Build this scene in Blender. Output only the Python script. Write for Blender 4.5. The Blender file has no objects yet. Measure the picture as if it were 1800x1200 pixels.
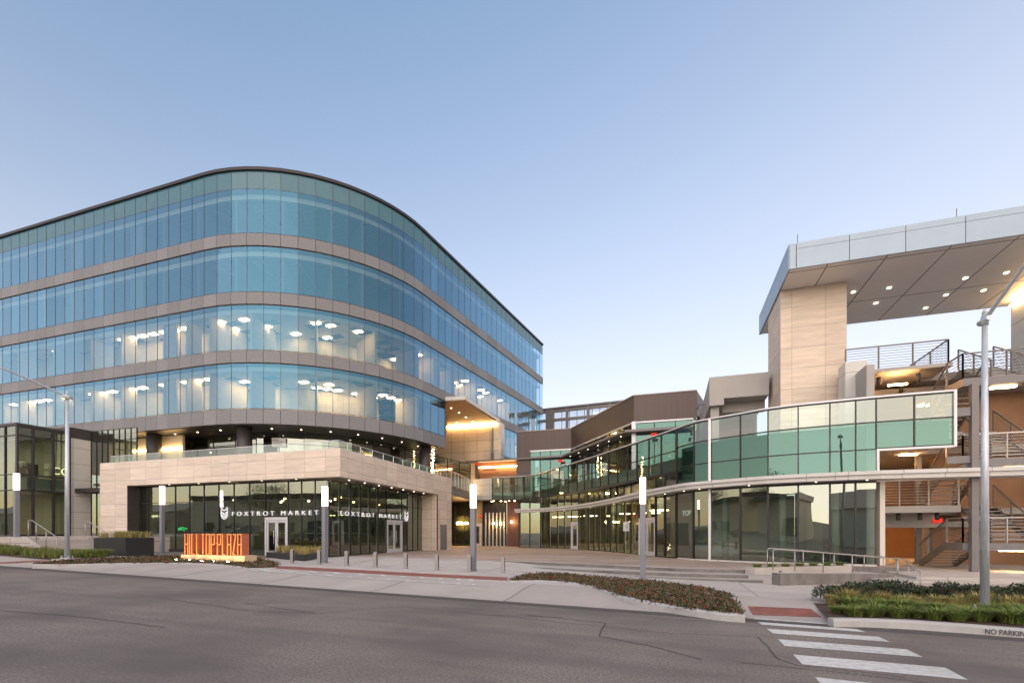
import bpy, bmesh, math, random
from mathutils import Vector, Matrix
random.seed(7)
R = math.radians
C = bpy.context.scene.collection
sc = bpy.context.scene

# ------------------------------------------------------------------ camera
CAMZ, F, CX, HY = 2.04, 850.0, 900.0, 936.0
cd = bpy.data.cameras.new('camera'); cam = bpy.data.objects.new('camera', cd); C.objects.link(cam)
cam.location = (0, 0, CAMZ); cam.rotation_euler = (R(90), 0, 0)
cd.sensor_width = 36; cd.lens = 17.0; cd.shift_y = 336/1800; cd.clip_end = 3000; cd.clip_start = 0.1
sc.camera = cam

# ------------------------------------------------------------------ dusk sky
SUN_EL, SUN_AZ = R(4.0), R(203)           # behind the camera, slightly left (azimuth clockwise from +Y)
w = bpy.data.worlds.new('World'); sc.world = w; w.use_nodes = True
wn = w.node_tree.nodes; wl = w.node_tree.links
bg = wn['Background']; bg.inputs[1].default_value = 0.15
sky = wn.new('ShaderNodeTexSky'); sky.sky_type = 'NISHITA'; sky.sun_disc = False
sky.sun_elevation = SUN_EL; sky.sun_rotation = SUN_AZ; sky.air_density = 1.0; sky.dust_density = 2.0; sky.ozone_density = 2.4
def vm(op, a, b, c=None):
    n = wn.new('ShaderNodeVectorMath'); n.operation = op
    for i, x in enumerate((a, b) if c is None else (a, b, c)):
        if isinstance(x, (tuple, list)): n.inputs[i].default_value = x
        else: wl.new(x, n.inputs[i])
    return n.outputs[0]
def fm(op, a, b=0.0):
    n = wn.new('ShaderNodeMath'); n.operation = op
    for i, x in enumerate((a, b)):
        if isinstance(x, (int, float)): n.inputs[i].default_value = x
        else: wl.new(x, n.inputs[i])
    return n.outputs[0]
soft = vm('DIVIDE', sky.outputs[0], vm('MULTIPLY_ADD', sky.outputs[0], (1.0,.75,.5), (1,1,1)))   # shoulder: the glow near the sun is held back
soft = vm('MULTIPLY', soft, (1.0,1.02,1.02))
tcw = wn.new('ShaderNodeTexCoord'); sp_ = wn.new('ShaderNodeSeparateXYZ'); wl.new(tcw.outputs['Generated'], sp_.inputs[0])
hz = fm('POWER', fm('SUBTRACT', 1.0, fm('MAXIMUM', sp_.outputs[2], 0.0)), 1.6)                     # pale haze gathering at the horizon, thicker to the right
hz = fm('MULTIPLY', hz, fm('ADD', 1.0, fm('MULTIPLY', fm('MULTIPLY', sp_.outputs[0], fm('POWER', fm('MAXIMUM', sp_.outputs[2], 0.0), 2.0)), 2.4)))
hv = wn.new('ShaderNodeCombineXYZ')
for i in range(3): wl.new(hz, hv.inputs[i])
ag = fm('POWER', fm('MULTIPLY', fm('SUBTRACT', 1.0, sp_.outputs[1]), .5), 2.9)                     # warm afterglow behind the camera, widened overhead as added light on ground and facades
av = wn.new('ShaderNodeCombineXYZ')
for i in range(3): wl.new(ag, av.inputs[i])
wl.new(vm('ADD', vm('ADD', soft, vm('MULTIPLY', hv.outputs[0], (.88,.58,.36))), vm('MULTIPLY', av.outputs[0], (2.3,1.72,1.22))), bg.inputs[0])
sd = bpy.data.lights.new('sun', 'SUN'); sun = bpy.data.objects.new('sun', sd); C.objects.link(sun)
sd.energy = 0.12; sd.angle = R(70); sd.color = (1.0, .84, .74)
sun.rotation_euler = (R(90)-SUN_EL, 0, R(180)-SUN_AZ)
sc.view_settings.view_transform = 'Standard'; sc.view_settings.look = 'None'; sc.view_settings.gamma = 1
sc.view_settings.exposure = 2.6
cy = sc.cycles
cy.max_bounces = 8; cy.diffuse_bounces = 3; cy.glossy_bounces = 4; cy.transmission_bounces = 4; cy.transparent_max_bounces = 12
cy.caustics_reflective = False; cy.caustics_refractive = False; cy.sample_clamp_indirect = 4
cy.use_denoising = True

# ------------------------------------------------------------------ plan helpers
U = Vector((-.9508, .3097)); V = Vector((.3097, .9508)); E = -U      # along the street leftwards / away from it
def V2(x, y): return Vector((x, y))
def P(px, py, Y): return Vector(((px-CX)/F*Y, Y, CAMZ+(HY-py)/F*Y))
def zat(py, Y): return CAMZ+(HY-py)/F*Y
def hit(px, p0, d):                      # where the sight line of column px meets the plan line p0 + t d
    tx = (px-CX)/F
    t = (tx*p0[1]-p0[0])/(d[0]-tx*d[1])
    return V2(p0[0]+t*d[0], p0[1]+t*d[1])
def an(p): return (p[0]*U.x+p[1]*U.y, p[0]*V.x+p[1]*V.y)
def pan(a, n): return V2(a*U.x+n*V.x, a*U.y+n*V.y)
def road_z(p): return .138+.02*an(p)[0]
def ss(t): t = min(1, max(0, t)); return t*t*(3-2*t)
def n_edge(a): return 12.0+.017*(a+6)
def ground_z(p):                         # concrete apron and walk beyond the gutter, blending to the plaza
    a, n = an(p); z = .138+.02*a+.14*ss((n-n_edge(a))/2.6)
    wgt = ss((n-17)/5)*ss((a-4)/6)
    hb = .575+.16*ss((a-26)/12)
    return z*(1-wgt)+hb*wgt
def RP(px, py, off=0.0):
    tx = (px-CX)/F; tz = (HY-py)/F
    Y = (CAMZ-.138-off)/(.00614-.01904*tx-tz)
    return Vector((tx*Y, Y, road_z((tx*Y, Y))+off))
def GP(px, py, off=0.0):                 # on the apron/walk surface
    p = RP(px, py, .1)
    for _ in range(12):
        o = ground_z(p)-road_z(p)
        p = RP(px, py, o+off)
    return p
def catmull(pts, n=8):
    out = []
    q = [pts[0]*2-pts[1]]+pts+[pts[-1]*2-pts[-2]]
    for i in range(1, len(q)-2):
        for k in range(n):
            t = k/n; a, b, c, d = q[i-1], q[i], q[i+1], q[i+2]
            out.append(.5*((2*b)+(c-a)*t+(2*a-5*b+4*c-d)*t*t+(3*b-a-3*c+d)*t**3))
    out.append(pts[-1]); return out
def curve_at(px, poly):                  # plan point of a polyline on pixel column px
    tx = (px-CX)/F
    for a, b in zip(poly[:-1], poly[1:]):
        fa, fb = a.x-tx*a.y, b.x-tx*b.y
        if fa*fb <= 0 and fa != fb: return a.lerp(b, fa/(fa-fb))
    return poly[0] if abs(poly[0].x-tx*poly[0].y) < abs(poly[-1].x-tx*poly[-1].y) else poly[-1]
def offs(poly, d):                       # offset a plan polyline to its right-hand side by d
    out = []
    for i, p in enumerate(poly):
        a = poly[max(i-1, 0)]; b = poly[min(i+1, len(poly)-1)]
        t = (b-a).normalized(); out.append(V2(p.x+t.y*d, p.y-t.x*d))
    return out

# ------------------------------------------------------------------ mesh builder
class MB:
    def __init__(s): s.v = []; s.f = []; s.m = []; s.sm = []
    def poly(s, pts, mi=0, sm=False):
        b = len(s.v); s.v += [tuple(p) for p in pts]; s.f.append(tuple(range(b, b+len(pts)))); s.m.append(mi); s.sm.append(sm)
    def hexa(s, p, mi=0):                # 8 corners: bottom 0-3, top 4-7
        b = len(s.v); s.v += [tuple(q) for q in p]
        for f in ((3,2,1,0),(4,5,6,7),(0,1,5,4),(1,2,6,5),(2,3,7,6),(3,0,4,7)):
            s.f.append(tuple(b+i for i in f)); s.m.append(mi); s.sm.append(False)
    def prism(s, pts, z0, z1, mi=0, mt=None):
        n = len(pts); b = len(s.v)
        g = lambda z, i: z[i] if isinstance(z, (list, tuple)) else z
        s.v += [(p[0], p[1], g(z0, i)) for i, p in enumerate(pts)]+[(p[0], p[1], g(z1, i)) for i, p in enumerate(pts)]
        s.f.append(tuple(range(b+n-1, b-1, -1))); s.m.append(mi); s.sm.append(False)
        s.f.append(tuple(range(b+n, b+2*n))); s.m.append(mi if mt is None else mt); s.sm.append(False)
        for i in range(n):
            j = (i+1) % n; s.f.append((b+i, b+j, b+n+j, b+n+i)); s.m.append(mi); s.sm.append(False)
    def wall(s, p0, p1, z0, z1, t=.1, mi=0, sh=0.0):   # box along p0-p1, thickness t, shifted sh to the right
        p0, p1 = V2(p0[0], p0[1]), V2(p1[0], p1[1])
        d = (p1-p0).normalized(); r = V2(d.y, -d.x)
        a, b = r*(sh+t/2), r*(sh-t/2)
        q = [p0+a, p1+a, p1+b, p0+b]
        s.hexa([(x.x, x.y, z0) for x in q]+[(x.x, x.y, z1) for x in q], mi)
    def box(s, c, d, rot=0.0, mi=0):
        cs, sn = math.cos(rot), math.sin(rot); p = []
        for z in (-.5, .5):
            for x, y in ((-.5,-.5),(.5,-.5),(.5,.5),(-.5,.5)):
                X, Y = x*d[0], y*d[1]; p.append((c[0]+X*cs-Y*sn, c[1]+X*sn+Y*cs, c[2]+z*d[2]))
        s.hexa(p, mi)
    def bar(s, a, b, wd, h=None, mi=0):
        a, b = Vector(a), Vector(b); h = h or wd; d = (b-a).normalized()
        x = d.cross(Vector((0,0,1))); x = x.normalized() if x.length > 1e-4 else Vector((1,0,0)); y = x.cross(d)
        q = [x*wd/2-y*h/2, -x*wd/2-y*h/2, -x*wd/2+y*h/2, x*wd/2+y*h/2]
        s.hexa([a+k for k in q]+[b+k for k in q], mi)
    def tube(s, pts, r, n=8, mi=0, cap=True):
        pts = [Vector(p) for p in pts]; rs = r if isinstance(r, (list, tuple)) else [r]*len(pts)
        b0 = len(s.v); up = None
        for i, p in enumerate(pts):
            d = (pts[min(i+1, len(pts)-1)]-pts[max(i-1, 0)]).normalized()
            if up is None: up = Vector((0,0,1)) if abs(d.z) < .9 else Vector((1,0,0))
            x = d.cross(up); x = x.normalized() if x.length > 1e-5 else Vector((1,0,0)); y = x.cross(d); up = y
            for k in range(n):
                an_ = 2*math.pi*k/n; s.v.append(tuple(p+(x*math.cos(an_)+y*math.sin(an_))*rs[i]))
        for i in range(len(pts)-1):
            for k in range(n):
                a = b0+i*n+k; c = b0+i*n+(k+1) % n
                s.f.append((a, c, c+n, a+n)); s.m.append(mi); s.sm.append(True)
        if cap:
            s.f.append(tuple(b0+k for k in range(n))); s.m.append(mi); s.sm.append(False)
            e = b0+(len(pts)-1)*n; s.f.append(tuple(e+k for k in range(n-1, -1, -1))); s.m.append(mi); s.sm.append(False)
    def cyl(s, x, y, z0, z1, r, n=16, mi=0, r1=None): s.tube([(x,y,z0),(x,y,z1)], [r, r if r1 is None else r1], n, mi)
    def sweep(s, polys, mi=0, close=False):            # quads between successive 3-D rows of equal length
        b = len(s.v); n = len(polys[0])
        for row in polys: s.v += [tuple(p) for p in row]
        m = len(polys)
        for i in range(m if close else m-1):
            for k in range(n-1):
                a = b+i*n+k; c = b+((i+1) % m)*n+k
                s.f.append((a, a+1, c+1, c)); s.m.append(mi); s.sm.append(False)
        if close:
            for e in (0, n-1): s.f.append(tuple(b+i*n+e for i in range(m))); s.m.append(mi); s.sm.append(False)
    def build(s, name, mats, parent=None, recalc=True):
        me = bpy.data.meshes.new(name)
        o0 = parent.get('_o', None) if parent is not None else None
        off = Vector(o0) if o0 is not None else Vector((0,0,0))
        me.from_pydata([tuple(Vector(v)-off) for v in s.v], [], s.f)
        if not isinstance(mats, (list, tuple)): mats = [mats]
        for m in mats: me.materials.append(m)
        me.polygons.foreach_set('material_index', s.m); me.polygons.foreach_set('use_smooth', s.sm)
        if recalc:
            bm = bmesh.new(); bm.from_mesh(me); bmesh.ops.recalc_face_normals(bm, faces=bm.faces); bm.to_mesh(me); bm.free()
        uv = me.uv_layers.new(name='UVMap').data
        for pl in me.polygons:
            n = pl.normal
            if abs(n.z) < .7:
                t = Vector((-n.y, n.x)); t = t.normalized() if t.length > 1e-6 else Vector((1,0))
                if t.x < 0: t = -t
                for li in pl.loop_indices:
                    co = me.vertices[me.loops[li].vertex_index].co+off; uv[li].uv = (co.x*t.x+co.y*t.y, co.z)
            else:
                for li in pl.loop_indices:
                    co = me.vertices[me.loops[li].vertex_index].co+off; uv[li].uv = (-(co.x*U.x+co.y*U.y), co.x*V.x+co.y*V.y)
        o = bpy.data.objects.new(name, me); C.objects.link(o)
        if parent is not None:
            o.parent = parent; o['_o'] = off
        return o

def thing(name, label, cat, loc=(0,0,0), group=None):
    o = bpy.data.objects.new(name, None); C.objects.link(o); o.location = loc; o.empty_display_size = .3
    o['_o'] = Vector(loc); o['label'] = label; o['category'] = cat
    if group: o['group'] = group
    return o
def tag(o, label, cat, group=None):
    o['label'] = label; o['category'] = cat
    if group: o['group'] = group
    return o
def struct(o): o['kind'] = 'structure'; return o
def stuff(o): o['kind'] = 'stuff'; return o
def dup(root, loc, rotz=None, label=None, scale=None):
    r = root.copy(); C.objects.link(r); r.location = loc
    if rotz is not None: r.rotation_euler = (0, 0, rotz)
    if scale is not None: r.scale = (scale,)*3 if not isinstance(scale, tuple) else scale
    if label: r['label'] = label
    for ch in list(root.children):
        c = ch.copy(); C.objects.link(c); c.parent = r
        for g in ch.children:
            d = g.copy(); C.objects.link(d); d.parent = c
    return r
def text_mesh(txt, size, depth, name, mat, parent, mw, spacing=1.0):
    cu = bpy.data.curves.new('t', 'FONT'); cu.body = txt; cu.size = size; cu.extrude = depth; cu.space_character = spacing
    cu.align_x = 'LEFT'; cu.offset = -.005 if spacing > 1.2 else 0
    ob = bpy.data.objects.new('t', cu); C.objects.link(ob); bpy.context.view_layer.update()
    me = bpy.data.meshes.new_from_object(ob.evaluated_get(bpy.context.evaluated_depsgraph_get()))
    C.objects.unlink(ob); bpy.data.objects.remove(ob)
    off = Vector(parent['_o']) if parent is not None and '_o' in parent else Vector((0,0,0))
    me.transform(Matrix.Translation(-off) @ mw); me.materials.clear(); me.materials.append(mat)
    o = bpy.data.objects.new(name, me); C.objects.link(o)
    if parent is not None: o.parent = parent
    return o
def frame_mat(origin, xdir, up=Vector((0,0,1))):      # text plane: x along xdir, y up
    x = Vector((xdir[0], xdir[1], xdir[2] if len(xdir) > 2 else 0)).normalized(); z = x.cross(up).normalized(); y = z.cross(x)
    m = Matrix.Identity(4)
    for i in range(3): m[i][0], m[i][1], m[i][2], m[i][3] = x[i], y[i], z[i], origin[i]
    return m

# ------------------------------------------------------------------ materials
def newmat(name):
    m = bpy.data.materials.new(name); m.use_nodes = True; nt = m.node_tree; nt.nodes.clear()
    out = nt.nodes.new('ShaderNodeOutputMaterial'); return m, nt, out
def col(c): return (c[0], c[1], c[2], 1)
def N(nt, t, **kw):
    n = nt.nodes.new(t)
    for k, v in kw.items():
        if k in n.inputs: n.inputs[k].default_value = v
        else: setattr(n, k, v)
    return n
def mul(nt, a, c1, c2, fac):              # mix two colours by a value socket
    mx = nt.nodes.new('ShaderNodeMix'); mx.data_type = 'RGBA'
    nt.links.new(fac, mx.inputs[0])
    for i, s_ in ((6, c1), (7, c2)):
        if isinstance(s_, (tuple, list)): mx.inputs[i].default_value = col(s_)
        else: nt.links.new(s_, mx.inputs[i])
    return mx.outputs[2]
def ramp(nt, sock, lo, hi):
    r = nt.nodes.new('ShaderNodeMapRange'); r.inputs[1].default_value = lo; r.inputs[2].default_value = hi
    nt.links.new(sock, r.inputs[0]); return r.outputs[0]
def mat(name, c, rough=.6, metal=0.0, var=.15, scale=2.0, stretch=(1,1,1), bump=0.0, bscale=30, brick=None, joint=None, spec=.5, stain=0.0, emis=None, island=0.0):
    """base colour c varied by noise; brick=(w,h,offset,mortar,tone) lays panel joints in metres on the UVs"""
    m, nt, out = newmat(name); b = N(nt, 'ShaderNodeBsdfPrincipled', Roughness=rough, Metallic=metal)
    b.inputs['Specular IOR Level'].default_value = spec
    tc = nt.nodes.new('ShaderNodeTexCoord'); mp = nt.nodes.new('ShaderNodeMapping'); mp.inputs['Scale'].default_value = stretch
    nt.links.new(tc.outputs['UV'], mp.inputs[0])
    nz = N(nt, 'ShaderNodeTexNoise', Scale=scale, Detail=5.0, Roughness=.6); nt.links.new(mp.outputs[0], nz.inputs['Vector'])
    f = ramp(nt, nz.outputs[0], .3, .7)
    cs = mul(nt, None, tuple(x*(1-var) for x in c), tuple(min(1, x*(1+var)) for x in c), f)
    if stain:
        n2 = N(nt, 'ShaderNodeTexNoise', Scale=.35, Detail=6.0, Roughness=.7); nt.links.new(tc.outputs['UV'], n2.inputs['Vector'])
        f2 = ramp(nt, n2.outputs[0], .45, .75)
        st = nt.nodes.new('ShaderNodeMath'); st.operation = 'MULTIPLY'; st.inputs[1].default_value = stain; nt.links.new(f2, st.inputs[0])
        cs = mul(nt, None, cs, tuple(x*.35 for x in c), st.outputs[0])
    if brick:
        w_, h_, o_, mo, tone = brick
        bt = N(nt, 'ShaderNodeTexBrick'); bt.offset = o_; bt.inputs['Scale'].default_value = 1.0
        bt.inputs['Brick Width'].default_value = w_; bt.inputs['Row Height'].default_value = h_
        bt.inputs['Mortar Size'].default_value = mo; bt.inputs['Mortar Smooth'].default_value = .1; bt.inputs['Bias'].default_value = 0
        bt.inputs['Color1'].default_value = (1-tone,)*3+(1,); bt.inputs['Color2'].default_value = (1,1,1,1)
        jc = joint if joint else .35; bt.inputs['Mortar'].default_value = (jc,)*3+(1,)
        nt.links.new(tc.outputs['UV'], bt.inputs['Vector'])
        mm = nt.nodes.new('ShaderNodeMix'); mm.data_type = 'RGBA'; mm.blend_type = 'MULTIPLY'; mm.inputs[0].default_value = 1
        nt.links.new(cs, mm.inputs[6]); nt.links.new(bt.outputs[0], mm.inputs[7]); cs = mm.outputs[2]
    if island:                                                # piece to piece tone
        geo = nt.nodes.new('ShaderNodeNewGeometry'); mr = nt.nodes.new('ShaderNodeMapRange'); mr.inputs[3].default_value = 1-island; mr.inputs[4].default_value = 1+island*.6
        nt.links.new(geo.outputs['Random Per Island'], mr.inputs[0]); sv = nt.nodes.new('ShaderNodeVectorMath'); sv.operation = 'SCALE'; nt.links.new(cs, sv.inputs[0]); nt.links.new(mr.outputs[0], sv.inputs['Scale']); cs = sv.outputs[0]
    nt.links.new(cs, b.inputs['Base Color'])
    if bump:
        n3 = N(nt, 'ShaderNodeTexNoise', Scale=bscale, Detail=4.0); nt.links.new(tc.outputs['UV'], n3.inputs['Vector'])
        bp = N(nt, 'ShaderNodeBump', Strength=bump, Distance=.02); nt.links.new(n3.outputs[0], bp.inputs['Height']); nt.links.new(bp.outputs[0], b.inputs['Normal'])
    if emis:
        b.inputs['Emission Color'].default_value = col(emis[0]); b.inputs['Emission Strength'].default_value = emis[1]
    nt.links.new(b.outputs[0], out.inputs[0]); return m
def emit(name, c, s):
    m, nt, out = newmat(name); e = N(nt, 'ShaderNodeEmission', Color=col(c), Strength=s); nt.links.new(e.outputs[0], out.inputs[0]); return m
def glass(name, tr, rf, base=.12, k=1.0, wav=.012, ws=.35, rough=0.0, film=0.0, filmc=(.4,.5,.5), graze=0.0):
    m, nt, out = newmat(name)
    t = N(nt, 'ShaderNodeBsdfTransparent', Color=col(tr)); g = N(nt, 'ShaderNodeBsdfGlossy', Color=col(rf), Roughness=rough)
    fr = N(nt, 'ShaderNodeFresnel', IOR=1.5)
    ma = nt.nodes.new('ShaderNodeMath'); ma.operation = 'MULTIPLY_ADD'; ma.inputs[1].default_value = k; ma.inputs[2].default_value = base; ma.use_clamp = True
    nt.links.new(fr.outputs[0], ma.inputs[0])
    tc = nt.nodes.new('ShaderNodeTexCoord'); nz = N(nt, 'ShaderNodeTexNoise', Scale=ws, Detail=1.0); nt.links.new(tc.outputs['UV'], nz.inputs['Vector'])
    bp = N(nt, 'ShaderNodeBump', Strength=1.0, Distance=wav); nt.links.new(nz.outputs[0], bp.inputs['Height'])
    geo = nt.nodes.new('ShaderNodeNewGeometry')              # every pane hangs a hair out of plane
    wn2 = nt.nodes.new('ShaderNodeTexWhiteNoise'); wn2.noise_dimensions = '1D'; nt.links.new(geo.outputs['Random Per Island'], wn2.inputs['W'])
    va = nt.nodes.new('ShaderNodeVectorMath'); va.operation = 'MULTIPLY_ADD'; nt.links.new(wn2.outputs['Color'], va.inputs[0]); va.inputs[1].default_value = (.035,.035,.02)
    nt.links.new(bp.outputs[0], va.inputs[2]); vs = nt.nodes.new('ShaderNodeVectorMath'); vs.operation = 'SUBTRACT'; nt.links.new(va.outputs[0], vs.inputs[0]); vs.inputs[1].default_value = (.0175,.0175,.01)
    vn = nt.nodes.new('ShaderNodeVectorMath'); vn.operation = 'NORMALIZE'; nt.links.new(vs.outputs[0], vn.inputs[0]); nt.links.new(vn.outputs[0], g.inputs['Normal'])
    tint = nt.nodes.new('ShaderNodeMapRange'); tint.inputs[3].default_value = .80; tint.inputs[4].default_value = 1.1; nt.links.new(wn2.outputs[0], tint.inputs[0])
    tv = nt.nodes.new('ShaderNodeVectorMath'); tv.operation = 'SCALE'; tv.inputs[0].default_value = rf; nt.links.new(tint.outputs[0], tv.inputs['Scale']); nt.links.new(tv.outputs[0], g.inputs['Color'])
    facs = ma.outputs[0]
    if graze:                                                # coated glass turns silvery at a glancing angle
        lw = N(nt, 'ShaderNodeLayerWeight', Blend=.5); pw = nt.nodes.new('ShaderNodeMath'); pw.operation = 'POWER'; pw.inputs[1].default_value = 2.0; nt.links.new(lw.outputs['Facing'], pw.inputs[0])
        ga = nt.nodes.new('ShaderNodeMath'); ga.operation = 'MULTIPLY_ADD'; ga.inputs[1].default_value = graze; ga.use_clamp = True; nt.links.new(pw.outputs[0], ga.inputs[0]); nt.links.new(ma.outputs[0], ga.inputs[2]); facs = ga.outputs[0]
        gm = nt.nodes.new('ShaderNodeMath'); gm.operation = 'MULTIPLY'; gm.inputs[1].default_value = 1.6; gm.use_clamp = True; nt.links.new(pw.outputs[0], gm.inputs[0])
        nt.links.new(mul(nt, None, tv.outputs[0], (.55,.82,1.0), gm.outputs[0]), g.inputs['Color'])
    body = t.outputs[0]
    if film:
        d = N(nt, 'ShaderNodeBsdfDiffuse', Color=col(filmc)); m2 = nt.nodes.new('ShaderNodeMixShader'); m2.inputs[0].default_value = film
        nt.links.new(t.outputs[0], m2.inputs[1]); nt.links.new(d.outputs[0], m2.inputs[2]); body = m2.outputs[0]
    mx = nt.nodes.new('ShaderNodeMixShader'); nt.links.new(facs, mx.inputs[0]); nt.links.new(body, mx.inputs[1]); nt.links.new(g.outputs[0], mx.inputs[2])
    nt.links.new(mx.outputs[0], out.inputs[0]); return m
M = {}
M['office_glass'] = glass('office_glass', (.58,.67,.69), (.22,.56,.84), .17, 1.2, graze=.5)
M['spandrel_glass'] = mat('spandrel_glass', (.05,.16,.21), .06, 0, .05, spec=.6)
M['shop_glass'] = glass('shop_glass', (.66,.80,.72), (.68,.74,.65), .32, 1.1)
M['curve_glass'] = glass('curve_glass', (.60,.78,.70), (.25,.44,.39), .30, .9)
M['balustrade_glass'] = glass('balustrade_glass', (.74,.86,.79), (.60,.68,.64), .22, .9)
M['guard_glass'] = glass('guard_glass', (.78,.88,.84), (.9,1,.95), .10, .9, film=.06)
M['far_glass'] = glass('far_glass', (.86,.90,.95), (.9,.95,1), .12, .8, film=.12, filmc=(.7,.74,.85))
M['mullion'] = mat('dark_bronze', (.035,.033,.035), .45, .3, .1)
M['mull_light'] = mat('white_aluminium', (.62,.63,.66), .4, .3, .05)
M['granite'] = mat('flamed_granite', (.205,.21,.225), .55, 0, .16, 9, bump=.03, bscale=60, island=.14)
M['travertine'] = mat('travertine', (.72,.62,.525), .6, 0, .11, 2.2, (.35,2.6,1), bump=.02, brick=(1.45,.8,0,.014,.17), joint=.55)
M['travertine_tall'] = mat('travertine_panel', (.74,.62,.505), .6, 0, .13, 2.0, (.35,2.4,1), bump=.02, brick=(1.5,1.05,0,.012,.15), joint=.6)
M['pale_panel'] = mat('pale_panel', (.62,.61,.58), .5, 0, .05, 1.5, brick=(1.5,1.2,0,.014,.05), joint=.4)
M['warm_panel'] = mat('cream_panel', (.66,.58,.47), .5, 0, .05, 1.5, brick=(1.6,1.25,.0,.02,.06), joint=.35)
M['alu_panel'] = mat('silver_panel', (.27,.34,.41), .36, .5, .04, 1.0)
M['soffit_panel'] = mat('taupe_soffit', (.36,.31,.28), .5, .1, .05, 1.0)
M['dark_metal'] = mat('dark_metal', (.06,.055,.055), .45, .4, .12)
M['brown_metal'] = mat('brown_metal_cladding', (.105,.078,.07), .5, .2, .08, .8, (6,.25,1), brick=(.45,30,0,.008,.06), joint=.75)
M['brown_wall'] = mat('rust_brown_wall', (.16,.075,.055), .6, 0, .1)
M['concrete'] = mat('concrete', (.42,.40,.38), .8, 0, .12, 1.6, bump=.03, stain=.25)
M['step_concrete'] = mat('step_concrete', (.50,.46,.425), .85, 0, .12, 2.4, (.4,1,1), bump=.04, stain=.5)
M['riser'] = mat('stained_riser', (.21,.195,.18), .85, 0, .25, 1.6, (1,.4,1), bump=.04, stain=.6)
M['paint_concrete'] = mat('painted_concrete', (.40,.38,.36), .7, 0, .05, .8)
M['walk'] = mat('walk_concrete', (.58,.53,.49), .85, 0, .07, 1.3, bump=.03, brick=(2.4,1.5,0,.022,.09), joint=.5, stain=.2)
M['apron'] = mat('apron_concrete', (.50,.45,.41), .85, 0, .08, .9, (1,.35,1), bump=.03, brick=(4.2,9,0,.03,.06), joint=.5, stain=.28)
M['kerb'] = mat('kerb_concrete', (.50,.49,.48), .8, 0, .1, 2, bump=.03, stain=.25)
M['plaza'] = mat('plaza_paving', (.50,.385,.31), .75, 0, .1, 1.2, (.25,3,1), brick=(2.4,.42,.5,.012,.38), joint=.7)
M['brick'] = mat('red_pavers', (.36,.13,.10), .8, 0, .2, 3, brick=(.2,.1,.5,.008,.3), joint=.6)
M['white_paint'] = mat('worn_white_paint', (.66,.66,.63), .75, 0, .22, 9, stain=.45)
M['soil'] = mat('mulch', (.085,.052,.038), .95, 0, .45, 14, bump=.3)
M['steel'] = mat('brushed_steel', (.42,.40,.39), .4, .6, .05)
M['galv'] = mat('galvanised_steel', (.60,.65,.70), .48, .5, .2, 5, (1,.4,1), bump=.02)
M['grey_steel'] = mat('grey_painted_steel', (.19,.18,.18), .5, .2, .08)
M['col_metal'] = mat('column_paint', (.24,.25,.285), .45, .3, .05)
M['white_wall'] = mat('interior_plaster', (.74,.70,.63), .8, 0, .03)
M['warm_wall'] = mat('interior_warm', (.72,.58,.40), .8, 0, .05)
M['dark_int'] = mat('interior_dark', (.09,.09,.09), .8, 0, .2)
M['garage_wall'] = mat('garage_wall', (.36,.20,.11), .8, 0, .12, .8)
M['shop_wall'] = mat('shop_wall', (.40,.35,.26), .8, 0, .08)
M['fin'] = mat('pale_fin', (.62,.66,.62), .5, 0, .03)
M['dim_wall'] = mat('dim_plaster', (.22,.25,.26), .8, 0, .05)  # upper floor plaster, the dimness of unlit rooms put into its colour
M['carpet'] = mat('carpet', (.16,.16,.17), .95, 0, .2)
M['tile'] = mat('shop_floor', (.22,.21,.20), .4, 0, .1)
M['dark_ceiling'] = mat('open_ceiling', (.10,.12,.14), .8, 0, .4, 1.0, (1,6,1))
M['wood'] = mat('walnut_boards', (.22,.10,.05), .5, 0, .35, 1.2, (.25,5,1), brick=(2.5,.16,.5,.006,.4), joint=.4)
M['wood_soffit'] = mat('timber_soffit', (.42,.24,.13), .5, 0, .15, 1.2, (.3,4,1), brick=(3,.22,.5,.006,.15), joint=.6)
M['orange_lit_face'] = mat('orange_lit_face', (.85,.36,.13), .45, .1, .05)  # sign orange with the light on its front put into the colour
M['office_mullion'] = mat('office_mullion', (.06,.08,.10), .4, .3, .05)
M['orange'] = mat('orange_steel', (.52,.15,.075), .45, .1, .05)  # sign orange with the shade of the letter sides put in; also on an awning
M['sand_stone'] = mat('sandstone_base', (.66,.50,.33), .7, 0, .1, 4)
M['black_planter'] = mat('black_planter', (.028,.03,.03), .5, .2, .1)
M['asph_dark'] = mat('fresh_asphalt', (.10,.09,.084), .9, 0, .15, 6, bump=.1, bscale=80)
M['crack'] = mat('crack', (.075,.068,.064), .95)
M['white_letter'] = mat('white_letter', (.72,.73,.75), .4, 0, .02, emis=((1,1,1), .07))  # faint glow added to the white so the lettering stays bright
M['paper'] = mat('poster_paper', (.82,.82,.84), .7, 0, .02)
M['ink'] = mat('dark_ink', (.05,.05,.06), .7)
M['stencil'] = mat('stencil_paint', (.05,.05,.055), .85, 0, .4, 20)
M['teal'] = mat('teal_panel', (.10,.40,.34), .5)
M['stool'] = mat('rust_stool', (.22,.075,.035), .5)
M['lamp_white'] = emit('lamp_warm_white', (1,.88,.74), 1.44)
M['panel_light'] = emit('panel_light', (1,.70,.38), 7)
M['dim_light'] = emit('dim_light', (1,.85,.65), 0.72)
M['line_light'] = emit('line_light', (1,.62,.24), 13)
M['spot'] = emit('spot', (1,.82,.56), 1.0)
M['bulb'] = emit('bulb', (1,.70,.34), 3)
M['exit'] = emit('exit_red', (1,.05,.03), 0.16)
M['neon_green'] = emit('neon_green', (.05,1,.25), 0.22)
M['neon_cream'] = emit('neon_cream', (1,.85,.45), 0.384)
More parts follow.
